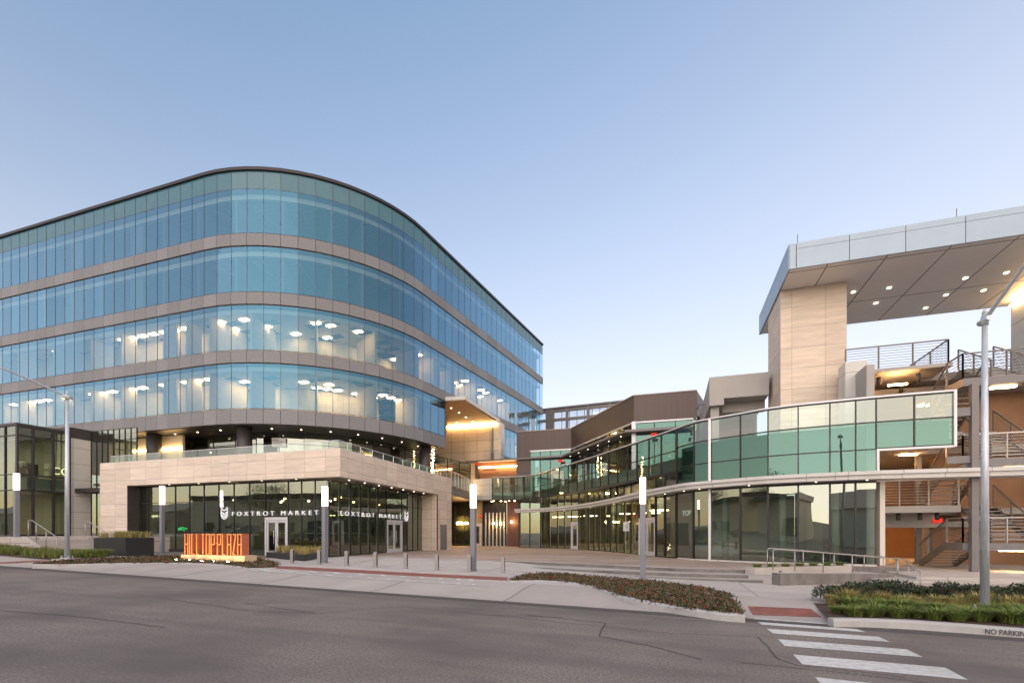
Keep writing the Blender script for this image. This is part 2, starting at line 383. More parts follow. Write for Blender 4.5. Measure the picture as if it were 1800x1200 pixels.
# ceiling of lit office floors: white tiles with scattered dark ones
m_, nt, out = newmat('tile_ceiling'); b = N(nt, 'ShaderNodeBsdfPrincipled', Roughness=.8)
tc = nt.nodes.new('ShaderNodeTexCoord'); mp = nt.nodes.new('ShaderNodeMapping'); mp.inputs['Scale'].default_value = (1/1.5, 1/.75, 1)
nt.links.new(tc.outputs['UV'], mp.inputs[0]); fl = nt.nodes.new('ShaderNodeVectorMath'); fl.operation = 'FLOOR'; nt.links.new(mp.outputs[0], fl.inputs[0])
wnz = nt.nodes.new('ShaderNodeTexWhiteNoise'); wnz.noise_dimensions = '2D'; nt.links.new(fl.outputs[0], wnz.inputs['Vector'])
gt = nt.nodes.new('ShaderNodeMath'); gt.operation = 'GREATER_THAN'; gt.inputs[1].default_value = .72; nt.links.new(wnz.outputs[0], gt.inputs[0])
nt.links.new(mul(nt, None, (.70,.66,.60), (.06,.09,.16), gt.outputs[0]), b.inputs['Base Color']); nt.links.new(b.outputs[0], out.inputs[0]); M['tile_ceiling'] = m_
# asphalt: speckled aggregate with broad worn patches
m_, nt, out = newmat('asphalt'); b = N(nt, 'ShaderNodeBsdfPrincipled', Roughness=.88)
tc = nt.nodes.new('ShaderNodeTexCoord')
n1 = N(nt, 'ShaderNodeTexNoise', Scale=26.0, Detail=4.0); n2 = N(nt, 'ShaderNodeTexNoise', Scale=.35, Detail=5.0); n3 = N(nt, 'ShaderNodeTexNoise', Scale=1.6, Detail=4.0)
mp = nt.nodes.new('ShaderNodeMapping'); mp.inputs['Scale'].default_value = (.25, 1.3, 1); nt.links.new(tc.outputs['UV'], mp.inputs[0])
nt.links.new(tc.outputs['UV'], n1.inputs['Vector']); nt.links.new(tc.outputs['UV'], n2.inputs['Vector']); nt.links.new(mp.outputs[0], n3.inputs['Vector'])
c1 = mul(nt, None, (.16,.137,.122), (.31,.268,.24), ramp(nt, n1.outputs[0], .35, .65))
lane = N(nt, 'ShaderNodeTexNoise', Scale=.55, Detail=3.0); mpl = nt.nodes.new('ShaderNodeMapping'); mpl.inputs['Scale'].default_value = (.035,1,1); nt.links.new(tc.outputs['UV'], mpl.inputs[0]); nt.links.new(mpl.outputs[0], lane.inputs['Vector'])
c1 = mul(nt, None, c1, (.14,.122,.112), ramp(nt, lane.outputs[0], .5, .78))
c2 = mul(nt, None, c1, (.135,.118,.108), ramp(nt, n2.outputs[0], .42, .72))
mm = nt.nodes.new('ShaderNodeMix'); mm.data_type = 'RGBA'; mm.blend_type = 'MULTIPLY'; mm.inputs[0].default_value = 1
nt.links.new(c2, mm.inputs[6]); nt.links.new(mul(nt, None, (.92,.92,.92), (1.05,1.04,1.03), ramp(nt, n3.outputs[0], .35, .65)), mm.inputs[7])
nt.links.new(mm.outputs[2], b.inputs['Base Color'])
bp = N(nt, 'ShaderNodeBump', Strength=.25, Distance=.01); nt.links.new(n1.outputs[0], bp.inputs['Height']); nt.links.new(bp.outputs[0], b.inputs['Normal'])
nt.links.new(b.outputs[0], out.inputs[0]); M['asphalt'] = m_
# leaf materials: two tones by per-leaf noise
def leafmat(name, a, bcol, sc_=9):
    m, nt, out = newmat(name); b = N(nt, 'ShaderNodeBsdfPrincipled', Roughness=.7)
    g = nt.nodes.new('ShaderNodeNewGeometry')
    nt.links.new(mul(nt, None, a, bcol, g.outputs['Random Per Island']), b.inputs['Base Color']); nt.links.new(b.outputs[0], out.inputs[0]); return m
M['leaf'] = leafmat('hedge_leaf', (.018,.034,.014), (.06,.085,.032))
M['leaf2'] = leafmat('hedge_leaf_red', (.05,.03,.016), (.10,.06,.03))
M['grass'] = leafmat('grass_blade', (.06,.12,.02), (.24,.32,.065))
M['grass_dry'] = leafmat('dry_grass', (.26,.22,.07), (.55,.44,.17))
M['cover_leaf'] = leafmat('ground_cover_leaf', (.045,.06,.02), (.12,.12,.045))
M['cover_brown'] = leafmat('ground_cover_brown', (.09,.05,.028), (.19,.11,.055))
M['petal'] = leafmat('red_petal', (.45,.015,.02), (.62,.05,.04))
M['tree_leaf'] = leafmat('tree_leaf', (.025,.045,.015), (.07,.10,.03))
M['bark'] = mat('bark', (.10,.075,.055), .9, 0, .3, 6)

def window(parent, p0, p1, z0, z1, g, fm, fw=.04, dp=.07, trans=(), last=False, fin=0, top=None, head=True, name='window', mesh=None, jamb=True, tw=None):
    """one bay of glazing: pane, left jamb, head and sill bars, transoms"""
    mb = mesh if mesh is not None else MB()
    mb.poly([(p0.x,p0.y,z0),(p1.x,p1.y,z0),(p1.x,p1.y,top or z1),(p0.x,p0.y,top or z1)], 0)
    if top: mb.poly([(p0.x,p0.y,top),(p1.x,p1.y,top),(p1.x,p1.y,z1),(p0.x,p0.y,z1)], 3)
    d = (p1-p0).normalized()
    if jamb: mb.wall(p0-d*fw/2, p0+d*fw/2, z0, z1, dp+.02, 1)
    if last: mb.wall(p1-d*fw/2, p1+d*fw/2, z0, z1, dp+.02, 1)
    if fin: mb.wall(p0-d*.022, p0+d*.022, z0+.03, z1-.03, .11, 2, -.055-dp/2-.012)
    if head:
        mb.wall(p0, p1, z0, z0+fw, dp, 1); mb.wall(p0, p1, z1-fw, z1, dp, 1)
    for t in trans: mb.wall(p0, p1, t-fw/2, t+fw/2, dp-.01, 1)
    return mb if mesh is not None else mb.build(name, [g, fm, M['fin'], M['balustrade_glass']], parent, recalc=False)
def double_door(parent, p0, p1, z0, h, name='double_door'):
    d = (p1-p0).normalized(); L = (p1-p0).length
    f = MB(); s = .12
    f.wall(p0, p0+d*s, z0, z0+h, .16); f.wall(p1-d*s, p1, z0, z0+h, .16); f.wall(p0+d*s, p1-d*s, z0+h-.2, z0+h, .16)
    fo = f.build(name, M['mull_light'], parent)
    n = 2 if L > 1.4 else 1
    for k in range(n):
        a = p0+d*(s+(L-2*s)*k/n); b = p0+d*(s+(L-2*s)*(k+1)/n); lf = MB()
        lf.wall(a+d*.005, a+d*.11, z0+.02, z0+h-.21, .07, 0); lf.wall(b-d*.11, b-d*.005, z0+.02, z0+h-.21, .07, 0)
        lf.wall(a+d*.11, b-d*.11, z0+.02, z0+.3, .068, 0); lf.wall(a+d*.11, b-d*.11, z0+h-.33, z0+h-.21, .068, 0)
        lf.poly([(q.x,q.y,z) for q, z in ((a+d*.11, z0+.3),(b-d*.11, z0+.3),(b-d*.11, z0+h-.33),(a+d*.11, z0+h-.33))], 1)
        r = V2(d.y, -d.x); hx = (b-d*.16 if k == 0 else a+d*.16)+r*.09
        lf.tube([(hx.x,hx.y,z0+.75),(hx.x,hx.y,z0+1.6)], .018, 6, 0)
        lo = lf.build('door_leaf', [M['mull_light'], M['shop_glass']], fo)
    return fo
# ================================================================== GROUND
def grid_sheet(name, avals, rows_of, zf, mats, mf=None):
    mb = MB(); g = []
    for a in avals: g.append([pan(a, n) for n in rows_of(a)])
    for i in range(len(g)-1):
        for k in range(len(g[0])-1):
            q = [g[i][k], g[i+1][k], g[i+1][k+1], g[i][k+1]]
            mb.poly([(p.x, p.y, zf(p)) for p in q], mf(i, k) if mf else 0)
    return mb.build(name, mats)
struct(grid_sheet('road', [-900,-300,-45,-30,-20,-10,0,10,20,30,45,60,300,900], lambda a: [-900,-300,-60,-20,-5,0,5,10,20,60,300,900],
                  lambda p: .138+.02*max(-45, min(60, an(p)[0])), M['asphalt']))
AV = [-44+i for i in range(105)]
TV = [0,.35,.7,1.05,1.4,1.75,2.1,2.6,3.2,4,5,6,7,8,9,10,12,15,20,30,44]
struct(grid_sheet('pavement', AV, lambda a: [n_edge(a)+t for t in TV], lambda p: ground_z(p)+.004, [M['apron'], M['walk']],
                  lambda i, k: 0 if k < 8 else 1))
def strip(mb, pts, wd, z=.0, mi=0):      # flat ribbon along 3-D points
    for a, b in zip(pts[:-1], pts[1:]):
        d = (b-a); d2 = V2(d.x, d.y).normalized(); r = Vector((d2.y, -d2.x, 0))*wd/2; zz = Vector((0,0,z))
        mb.poly([a+r+zz, b+r+zz, b-r+zz, a-r+zz], mi)
# fresh asphalt seam along the gutter
mb = MB(); pp = [pan(a, n_edge(a)-.26) for a in range(-12, 46, 2)]
strip(mb, [Vector((p.x, p.y, road_z(p)+.004)) for p in pp], .42); struct(mb.build('road_seam', M['asph_dark']))
# cracks in the road
mb = MB()
for seq in ([(280,1050),(440,1073),(560,1077),(700,1065),(860,1080),(1000,1085)], [(0,1072),(150,1084),(300,1103)], [(20,1044),(120,1036),(180,1031)],
            [(925,1080),(1064,1094),(1052,1117),(1150,1136),(1240,1160)], [(1333,1118),(1350,1135),(1364,1155),(1400,1168),(1600,1190)],
            [(560,1057),(555,1057.5),(430,1060),(560,1077)], [(1300,1163),(1380,1171),(1480,1181),(1640,1200)], [(860,1080),(1180,1112),(1330,1118)]):
    pts = []
    for (x0,y0),(x1,y1) in zip(seq[:-1], seq[1:]):
        n = max(2, int(abs(x1-x0)/9))
        for k in range(n):
            pts.append(RP(x0+(x1-x0)*k/n+random.uniform(-1.5,1.5), y0+(y1-y0)*k/n+random.uniform(-.5,.5), .005))
    strip(mb, pts, random.uniform(.012,.024))
struct(mb.build('road_cracks', M['crack']))
# crosswalk
for q in ([(70,372),(620,417),(680,428),(100,386)], [(112,404),(740,449),(805,470),(140,421)], [(170,447),(880,498),(955,531),(212,477)],
          [(242,513),(1058,577),(1160,627),(285,556)], [(338,610),(1300,692),(1447,770),(397,672)], [(478,753),(1560,868),(1760,980),(560,850)]):
    mb = MB(); mb.poly([RP(1300+x/3.6, 980+y/3.6, .006) for x, y in q]); struct(mb.build('crosswalk_stripe', M['white_paint']))
# hatch and red paver band of the flush crossing
mb = MB()
low = [(437,1001),(600,1013),(740,1022),(862,1029)]; up = [(455,998.5),(650,1008),(800,1016),(893,1019)]
def lerp_px(line, t):
    L = len(line)-1; i = min(int(t*L), L-1); f = t*L-i
    return (line[i][0]*(1-f)+line[i+1][0]*f, line[i][1]*(1-f)+line[i+1][1]*f)
strip(mb, [GP(x, y, .009) for x, y in [lerp_px(low, k/12) for k in range(13)]], .16)
strip(mb, [GP(862,1029,.009), GP(893,1018,.009)], .12)
for k in range(1, 13):
    a = lerp_px(low, k/13); b = lerp_px(up, max(0, k/13-.16)); strip(mb, [GP(*a, .009), GP(*b, .009)], .14)
struct(mb.build('hatch_marking', M['white_paint']))
mb = MB()
for i in range(16):
    q = []
    for k, (l1, l2) in ((i, (0, 1)), (i+1, (1, 0))):
        t = k/16; lo = lerp_px([(462,997.5),(620,1006),(760,1013.5),(893,1020)], t); hi = lerp_px([(482,993.5),(620,1000.5),(760,1008),(893,1014)], t)
        q += [GP(*lo, .008), GP(*hi, .008)] if l1 == 0 else [GP(*hi, .008), GP(*lo, .008)]
    mb.poly(q)
mb.poly([GP(0,990,.008), GP(0,987.5,.008), GP(60,984.5,.008), GP(103,984,.008), GP(60,987.5,.008)])
struct(mb.build('red_paver_band', M['brick']))
mb = MB(); mb.poly([GP(1314,1064.5,.010), GP(1425,1069,.010), GP(1445,1084,.010), GP(1324,1080,.010)]); struct(mb.build('red_paver_ramp', M['brick']))
# plaza and its fan of steps
edges = [(.585, [(668,978),(770,981.5),(905,986),(1050,992),(1187,998.5),(1300,1001),(1372,1002.5)]),
         (.455, [(790,990.5),(905,995),(1050,1001.5),(1187,1007),(1300,1010),(1372,1011.5)]),
         (.325, [(940,1003),(1050,1008.5),(1187,1015),(1300,1018.5),(1372,1020)]),
         (.195, [(1120,1018.5),(1187,1022),(1300,1026.5),(1372,1028)])]
for i, (z, e) in enumerate(edges):
    front = [P(x, y, (CAMZ-z)*F/(y-HY)) for x, y in e]
    if i == 0: back = [V2(24, 17), V2(24, 60), V2(-14, 62), V2(-16, 33)]
    else: back = [V2(front[-1].x+.6, front[-1].y+4), V2(front[0].x+1.0, front[0].y+3)]
    mb = MB(); pts = [V2(p.x, p.y) for p in front]+back
    if i == 0:
        pts = [V2(p.x, p.y) for p in front]+[V2(11.3,19.25), V2(14.5,20.4), V2(17,20.4), V2(17,60), V2(-14,62), V2(-16,33)]
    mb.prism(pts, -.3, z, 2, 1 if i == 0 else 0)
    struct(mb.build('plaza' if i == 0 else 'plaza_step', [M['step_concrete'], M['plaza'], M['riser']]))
# concrete edge of the plaza: pale nosing band
mb = MB(); fr = [P(x, y, (CAMZ-.585)*F/(y-HY)) for x, y in edges[0][1]]
strip(mb, [p+Vector((.05,.2,.004)) for p in fr], .42); struct(mb.build('plaza_edge_band', M['walk']))
mb = MB()                                  # low curb wall where the plaza edge begins
a, b = GP(625,988), GP(690,977); mb.wall(a, b, a.z-.1, .60, .5); struct(mb.build('plaza_cheek_wall', M['step_concrete']))

# ================================================================== OFFICE BUILDING
ob = thing('office_building', 'large five storey glass office block with a rounded corner and grey granite bands', 'office building', (-14, 45, .5))
vx = V2(-12.38, 32.32); dl = V2(-.951, .31); dr = V2(.4247, .9054); RAD = 12.3; T = RAD*math.tan(R(41.5))
pl, pr = vx+dl*T, vx+dr*T
poly = [pl+dl*1.19*k for k in range(34, 0, -1)]
cen = pl+V2(.31, .951)*RAD; a0 = math.atan2(pl.y-cen.y, pl.x-cen.x)
for k in range(16):
    aa = a0+R(83)*k/15; poly.append(V2(cen.x+RAD*math.cos(aa), cen.y+RAD*math.sin(aa)))
nr = 24
rend = V2(4.3, 67.9); pr = poly[-1]
for k in range(1, nr+1): poly.append(pr.lerp(rend, k/nr))
backp = [rend+U*30, V2(poly[0].x+8, poly[0].y+34)]
def inset(d): return offs(poly, -d)
def cut(pts):                              # leave out the portal's recess
    pre = [p for p in pts if p.y < 45.3 or p.x < -8]; k = max(i for i, p in enumerate(pts) if p.y < 45.3 and p.x > -12 and i < len(poly))
    out = pts[:k+1]+[V2(-6.45,45.2), V2(-10.4,46.6), V2(-8.3,56.9), V2(-1.2,54.75)]
    return out+[p for i, p in enumerate(pts) if i > k and (i >= len(poly) or p.y > 54.8)]
def inside_cut(p): return p.x > -12 and 44.8 < p.y < 57
STO = [(11.05,14.34,None),(15.29,18.58,None),(19.53,22.82,None),(23.77,28.3,27.0)]
Y_A, Y_B = 45.4, 54.3                      # the portal cuts the lowest office storey between these
cand = []
for si, (z0, z1, tr) in enumerate(STO):
    for i in range(len(poly)-1):
        p, q = poly[i], poly[i+1]; m = (p+q)/2
        if si == 0 and m.x > -7.5 and Y_A < m.y < Y_B: continue
        x0, x1 = CX+F*p.x/p.y, CX+F*q.x/q.y
        ar = max(0, (min(1800, x1)-max(0, x0)))*(z1-z0)/m.y
        cand.append((ar, si, i))
cand.sort(reverse=True); rest = MB()
for n, (ar, si, i) in enumerate(cand):
    z0, z1, tr = STO[si]; p, q = poly[i], poly[i+1]
    if n < 98: mb = MB()
    else: mb = rest
    if tr:
        window(ob, p, q, z0, tr, None, None, mesh=mb, fw=.028, dp=.012)
        d = (q-p).normalized(); mb.poly([(p.x,p.y,tr),(q.x,q.y,tr),(q.x,q.y,z1),(p.x,p.y,z1)], 2)
        mb.wall(p-d*.015, p+d*.015, tr, z1, .03, 1); mb.wall(p, q, z1-.04, z1, .025, 1)
    else: window(ob, p, q, z0, z1, None, None, mesh=mb, fw=.028, dp=.012)
    if n < 98: mb.build('window', [M['office_glass'], M['office_mullion'], M['spandrel_glass']], ob, recalc=False)
stuff(rest.build('window', [M['office_glass'], M['office_mullion'], M['spandrel_glass']], ob, recalc=False))
for (z0, z1) in ((9.95,11.0),(14.39,15.24),(18.63,19.48),(22.87,23.72)):
    mb = MB(); open_ = False
    for i in range(len(poly)-1):
        p, q = poly[i], poly[i+1]; m = (p+q)/2
        if z0 < 10 and m.x > -7.5 and Y_A < m.y < Y_B:
            if not open_: mb.build('granite_band', [M['granite'], M['mullion']], ob); mb = MB(); open_ = True
            continue
        d = (q-p).normalized()
        mb.wall(p+d*.012, q-d*.012, z0, z1, .14, 0); mb.wall(p, q, z0+.02, z1-.02, .08, 1, -.04)
    mb.build('granite_band', [M['granite'], M['mullion']], ob)
mb = MB(); o1, o2 = offs(poly, .14), inset(.5)
for i in range(len(poly)-1): mb.prism([o1[i], o1[i+1], o2[i+1], o2[i]], 28.3, 28.52)
mb.build('roof_edge_cap', M['mullion'], ob)
ins = inset(.16)
mb = MB(); mb.prism(ins+backp, 28.0, 28.25); mb.build('roof', M['dark_metal'], ob)
for si in range(4):                        # floors and ceilings
    fl = STO[si][0]-.15; mb = MB(); mb.prism(cut(ins+backp) if si == 0 else ins+backp, STO[si][0]-1.0+.25, fl); mb.build('floor_slab', M['carpet'], ob)
    cz = (STO[si][2] or STO[si][1])-.42
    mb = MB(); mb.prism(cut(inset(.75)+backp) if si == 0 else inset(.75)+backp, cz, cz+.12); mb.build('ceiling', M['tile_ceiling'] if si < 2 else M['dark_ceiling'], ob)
    mb = MB()                              # pale perimeter strip and the tan bulkhead behind the glass
    a_, b_ = inset(.45), inset(.75)
    for i in range(len(poly)-1):
        if si == 0 and inside_cut(a_[i]): continue
        mb.prism([a_[i], a_[i+1], b_[i+1], b_[i]], cz-.05 if si > 1 else cz-.0, cz+.3)
    mb.build('perimeter_bulkhead', M['white_wall'], ob)
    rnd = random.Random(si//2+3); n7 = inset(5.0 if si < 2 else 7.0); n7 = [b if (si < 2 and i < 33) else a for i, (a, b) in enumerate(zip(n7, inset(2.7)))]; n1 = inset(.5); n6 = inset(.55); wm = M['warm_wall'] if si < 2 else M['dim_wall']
    mb = MB()
    for i in range(6, len(poly)-1):        # core wall
        if si == 0 and (inside_cut(n7[i]) or inside_cut(n7[i+1])):
            if mb.v: mb.build('core_wall', wm, ob); mb = MB()
            continue
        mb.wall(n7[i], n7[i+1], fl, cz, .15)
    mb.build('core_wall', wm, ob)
    i = 3
    while i < len(poly)-1:
        inn = (n7[i]-n1[i])
        if si == 0 and (inside_cut(n1[i]) or inside_cut(n7[i])): i += 2; continue
        mb = MB(); mb.wall(n1[i], n1[i]+inn*rnd.choice((.55,.75,.98)), fl, cz, .16); mb.build('partition_wall', wm, ob)
        if (si < 2) or rnd.random() < .4:
            e = min(i+1, len(poly)-2)
            if rnd.random() < .4: mb = MB(); mb.wall(n6[i], n6[e], fl, cz, .12, 0, -.1); mb.build('partition_wall', wm, ob)
        i += rnd.choice((2,3,3,4))
    if si >= 2:
        mb = MB()
        for k in range(34, len(poly)-4, 3):
            mb.tube([(inset(1.0)[k].x, inset(1.0)[k].y, cz-.18), (inset(6.3)[min(k+2,len(poly)-1)].x, inset(6.3)[min(k+2,len(poly)-1)].y, cz-.18)], .13, 6)
        mb.build('ceiling_duct', M['dim_wall'], ob)
    # ceiling lights
    proto = None; cnt = 0
    for i in range(8, len(poly)-2):
        for d_ in (1.4, 2.7, 4.0):
            if si < 2: pr_ = .26 if (i > 22 or si == 0) else .06
            else: pr_ = .03
            if i < 33 and si < 2: pr_ = (.8 if si == 0 or i > 22 else .12) if d_ < 1.5 else 0
            if rnd.random() > pr_ or cnt > 60: continue
            p = inset(d_)[i]
            if si == 0 and inside_cut(p): continue
            if proto is None:
                mb = MB(); mb.box((p.x,p.y,cz-.03), (.66,.33,.05), math.atan2(E.y, E.x)); proto = mb.build('ceiling_light', M['panel_light'] if si < 2 else M['dim_light'], ob); p0_ = p
            else:
                c_ = proto.copy(); C.objects.link(c_); c_.location = (p.x-p0_.x, p.y-p0_.y, 0)
            cnt += 1
# recessed terrace storey
sz0, sz1 = 6.45, 9.9
mb = MB(); mb.prism(cut(inset(.12)+backp), 9.9, 9.99); mb.build('soffit', M['dark_metal'], ob)
rec = inset(2.8); k0 = 26
recs = [p for p in rec]
mb = MB()
for i in range(k0, 66):
    if rec[i].y > 57: break
    p, q = rec[i], rec[i+1]
    if i % 2 == 0:
        q = rec[min(i+2, len(rec)-1)]
        window(ob, p, q, sz0, sz1-.02, M['shop_glass'], M['mullion'], trans=(9.0,))
mb = MB(); r5 = inset(6.5)
for i in range(k0-2, 60): mb.wall(r5[i], r5[i+1], sz0, sz1, .2)
mb.build('lobby_wall', M['warm_wall'], ob)
mb = MB(); mb.prism(rec[20:62]+[r5[61], r5[20]], 6.3, 6.46); mb.build('lobby_floor', M['carpet'], ob)
for px, i_ in ((271, None), (430, None), (747, None)):
    p = curve_at(px, inset(1.0)); mb = MB(); mb.cyl(p.x, p.y, 6.4, 9.92, .52, 24); mb.build('round_column', M['dark_metal'], ob)
mb = MB()
for k in range(28, 52, 2):
    p = inset(1.4)[k]; mb = MB(); mb.box((p.x,p.y,9.885), (.1,.1,.03)); mb.build('soffit_light', M['spot'], ob)
pass
# glazed stair hall left of the shop with its line light
hx0 = V2(-.87*37.3, 37.3)
hl = [hx0+E*k*.62 for k in range(9)]
for k in range(8):
    window(ob, hl[k], hl[k+1], .7, 9.85, M['shop_glass'], M['mullion'], trans=(9.0, 5.6), last=(k == 7))
bw = [hx0+V*3.2, hx0+E*5.5+V*3.2]
mb = MB(); mb.wall(bw[0]+U*3, bw[1], .6, 9.85, .2); mb.build('hall_wall', M['warm_wall'], ob)
mb = MB(); mb.wall(bw[0]-V*.18, bw[1]-V*.18, 8.75, 8.85, .08); mb.build('line_light', emit('hall_line', (1,.66,.28), 5), ob)
mb = MB(); sw0 = V2(-.9153*35.9, 35.9); mb.wall(sw0+V*.0, hx0, .6, 9.1, .4, 0, -.2); mb.build('stone_wall', M['pale_panel'], ob)
mb = MB(); mb.wall(hx0, hx0+U*.05+V*.4, 9.1, 9.9, .4); mb.prism([sw0, hx0, hx0+U*6, sw0+U*6], 9.1, 9.9); mb.build('wall_head', M['dark_metal'], ob)
mb = MB(); mb.prism([sw0+V*.3+E*.05, sw0+V*.3+E*4.2, hx0+E*4.2+V*.2, hx0+E*.05+V*.1], 5.05, 5.35); mb.build('entrance_canopy', M['dark_metal'], ob)
# ------------------------------------------------------------------ left glass pavilion
lb = thing('glass_pavilion', 'green tinted glass pavilion standing at the left edge above the short stair', 'pavilion', (-34,33,1.8))
c0 = V2(-1.0235*33, 33); re_ = c0+V*3.05
mus = [hit(x, c0, V) for x in (30,58,94,122)]
for k in range(3): window(lb, mus[k], mus[k+1], 1.82, 9.40, M['shop_glass'], M['mullion'], fw=.11, dp=.16, trans=(8.72, 6.05, 4.97), last=(k == 2))
lus = [c0+U*k*1.25 for k in range(9)]
for k in range(8): window(lb, lus[k+1], lus[k], 1.82, 9.40, M['shop_glass'], M['mullion'], fw=.06, dp=.12, trans=(8.72, 6.05, 4.97))
mb = MB(); mb.prism([c0+U*.0+E*.1-V*.1, re_+E*.1, re_+U*10, c0+U*10-V*.1], 9.40, 9.55); mb.build('roof', M['dark_metal'], lb)
mb = MB(); mb.prism([c0+V*.15+U*.15, re_+U*.15, re_+U*10, c0+U*10+V*.15], 1.78, 1.83); mb.prism([c0+V*.3+U*.3, re_+U*.3, re_+U*10, c0+U*10+V*.3], 5.0, 5.9); mb.build('floor_slab', M['white_wall'], lb)
mb = MB(); mb.wall(c0+U*4.5+V*.4, re_+U*4.5, 1.83, 5.0, .15); mb.wall(re_+U*.1, re_+U*10, 1.83, 9.3, .2); mb.build('inner_wall', M['warm_wall'], lb)
mb = MB(); mb.box(tuple(c0+V*1.3+U*1.6)+(6.45,), (1.0,.8,1.1), .3); mb.build('display_crate', M['wood'], lb)
sg = hit(95, c0, V)
tm = text_mesh('COCO', .75, .02, 'lettering', M['neon_cream'], lb, frame_mat((sg.x+U.x*.25, sg.y+U.y*.25, 6.3), V))
# ================================================================== SHOP PAVILION (travertine)
sh = thing('shop_pavilion', 'single storey travertine shop with a corner of dark framed glazing under the office block', 'shop', (-10,30,.58))
G0 = V2(-10.9, 28.8); D2 = V2(.2696, .963); PR = V2(.963, -.2696)
S0 = G0-V*.9+PR*1.4
S0 = hit(598, S0, V2(-.951,.31))
tL, tP = 19.94, 17.25; sR, sP = 16.27, 13.24
Le, Lp = S0+U*tL, S0+U*tP; Re, Rp = S0+D2*sR, S0+D2*sP
th = .55
inL, inR = V*th, -PR*th
ci = S0+V*th*1.0-PR*th
mb = MB(); mb.prism([S0, Le, Le+inL, ci, Re+inR, Re], 5.25, 6.84); mb.build('stone_fascia', M['travertine'], sh)
mb = MB(); mb.prism([S0+U*.02+V*.02, Le+V*.02, Le+V*(th+.05), ci+V*.05+U*.05, Re+inR*1.1, Re-PR*.02], 6.845, 6.89); mb.build('coping', M['pale_panel'], sh)
mb = MB(); mb.prism([Lp, Le, Le+V*3.5, Lp+V*3.5], .3, 5.248); mb.build('stone_pier', M['travertine'], sh)
mb = MB(); mb.prism([Rp, Re, Re-PR*3.5, Rp-PR*3.5], .3, 5.248); mb.build('stone_pier', M['travertine'], sh)
gL = hit(238, G0, U); gR = hit(743, G0, D2)
bk = gL+(gR-G0)
# dark reveals beside the glazing
mb = MB(); mb.wall(Lp+V*.02+E*.012, Lp+V*1.3+E*.012, .58, 5.24, .02); mb.wall(Lp+V*.95, gL, .58, 5.24, .2, 0, -.2); mb.build('dark_reveal', M['dark_metal'], sh)
mb = MB(); mb.wall(gR, gR+D2*1.6, .58, 5.24, .2, 0, -.15); mb.wall(gR+D2*1.5, Rp-PR*.0+D2*.0, .58, 5.24, .1); mb.build('dark_reveal', M['dark_metal'], sh)
mb = MB(); mb.prism([S0+V*th+inR*.98, Le+V*th, gL+V*9, bk, Re+inR, ], 5.27, 5.5); mb.build('soffit', M['grey_steel'], sh)
mb = MB(); mb.prism([S0+V*th*.9-PR*th*.9, Le+V*th*.9, Le+V*9, gL+V*14+U*2, bk+D2*10, Re-PR*.6+D2*3, Re-PR*.5], 6.2, 6.44); mb.build('terrace_deck', M['walk'], sh)
mb = MB(); mb.prism([G0, gL, bk, gR], .55, .60); mb.build('shop_floor', M['tile'], sh)
# left glazing: bays, double door
d1a, d1b = hit(507, G0, U), hit(467, G0, U)
def bays(a, b, n): return [a.lerp(b, k/n) for k in range(n+1)]
L = [bays(G0, d1a, 3), bays(d1b, gL, 9)]
for bl in L:
    for k in range(len(bl)-1): window(sh, bl[k+1], bl[k], .62, 5.2, M['shop_glass'], M['mullion'], trans=(4.08,), last=(k == 0), fin=1)
window(sh, d1b, d1a, 3.0, 5.2, M['shop_glass'], M['mullion'], trans=(4.08,))
double_door(sh, d1b, d1a, .59, 2.42)
d2a, d2b = hit(679, G0, D2), hit(706, G0, D2)
L = [bays(G0, d2a, 6), bays(d2b, gR, 4)]
for bl in L:
    for k in range(len(bl)-1): window(sh, bl[k], bl[k+1], .62, 5.2, M['shop_glass'], M['mullion'], trans=(4.08,), last=(k == len(bl)-2), fin=1)
window(sh, d2a, d2b, 3.0, 5.2, M['shop_glass'], M['mullion'], trans=(4.08,))
double_door(sh, d2a, d2b, .57, 2.42)
mb = MB(); mb.wall(gL, d1b+U*3.0, .6, .95, .06, 0, .06); mb.build('sill_panel', M['dark_metal'], sh)
q0, q1 = hit(774, S0, D2), hit(784.5, S0, D2)
mb = MB(); mb.wall(q0, q1, .58, 2.75, .06, 0, .02); mb.build('service_door', M['grey_steel'], sh)
mb = MB()
for k in range(7):
    p = G0+D2*(1+k*1.7)+PR*.7; mb = MB(); mb.cyl(p.x, p.y, 5.24, 5.275, .05, 10); mb.build('soffit_light', M['spot'], sh)
for k in range(5):
    p = G0+U*(2+k*2.6)-V*.45; mb = MB(); mb.cyl(p.x, p.y, 5.24, 5.275, .05, 10); mb.build('soffit_light', M['spot'], sh)
# interior
mb = MB(); mb.wall(gL+V*.1, bk, .6, 5.25, .2, 0, -.1); b2 = G0+(gR-G0)*.98+U*8.5; mb.wall(bk, gR, .6, 5.25, .2, 0, -.1); mb.wall(G0+U*7+V*7.5, gL+V*7.5, .6, 5.25, .2); mb.build('inner_wall', M['shop_wall'], sh)
mb = MB(); mb.wall(G0+U*1.2+V*5.5, G0+U*6.2+V*5.5, .6, 4.0, .3, 0); mb.build('feature_wall', M['dark_int'], sh)
mb = MB()
for k in range(7): mb.wall(G0+U*2.2+D2*(9.5+.0)+U*k*.9, G0+U*2.2+D2*9.5+U*(k*.9+.04), .6, 3.2, .45, 0)
for z in (.75,1.3,1.85,2.4,2.95,3.2): mb.wall(G0+U*2.2+D2*9.5, G0+U*7.6+D2*9.5, z, z+.04, .44, 0)
mb.build('shelving', M['dark_int'], sh)
mb = MB(); mb.wall(G0+U*2+V*3.2, G0+U*6.5+V*3.2, .6, 1.65, .7); mb.build('counter', M['wood'], sh)
mb = MB()
for k in range(14):
    p = G0+U*(.8+k*.62)+V*1.2; mb.tube([(p.x,p.y,5.2),(p.x,p.y,3.9-.25*(k%3))], .012, 4); 
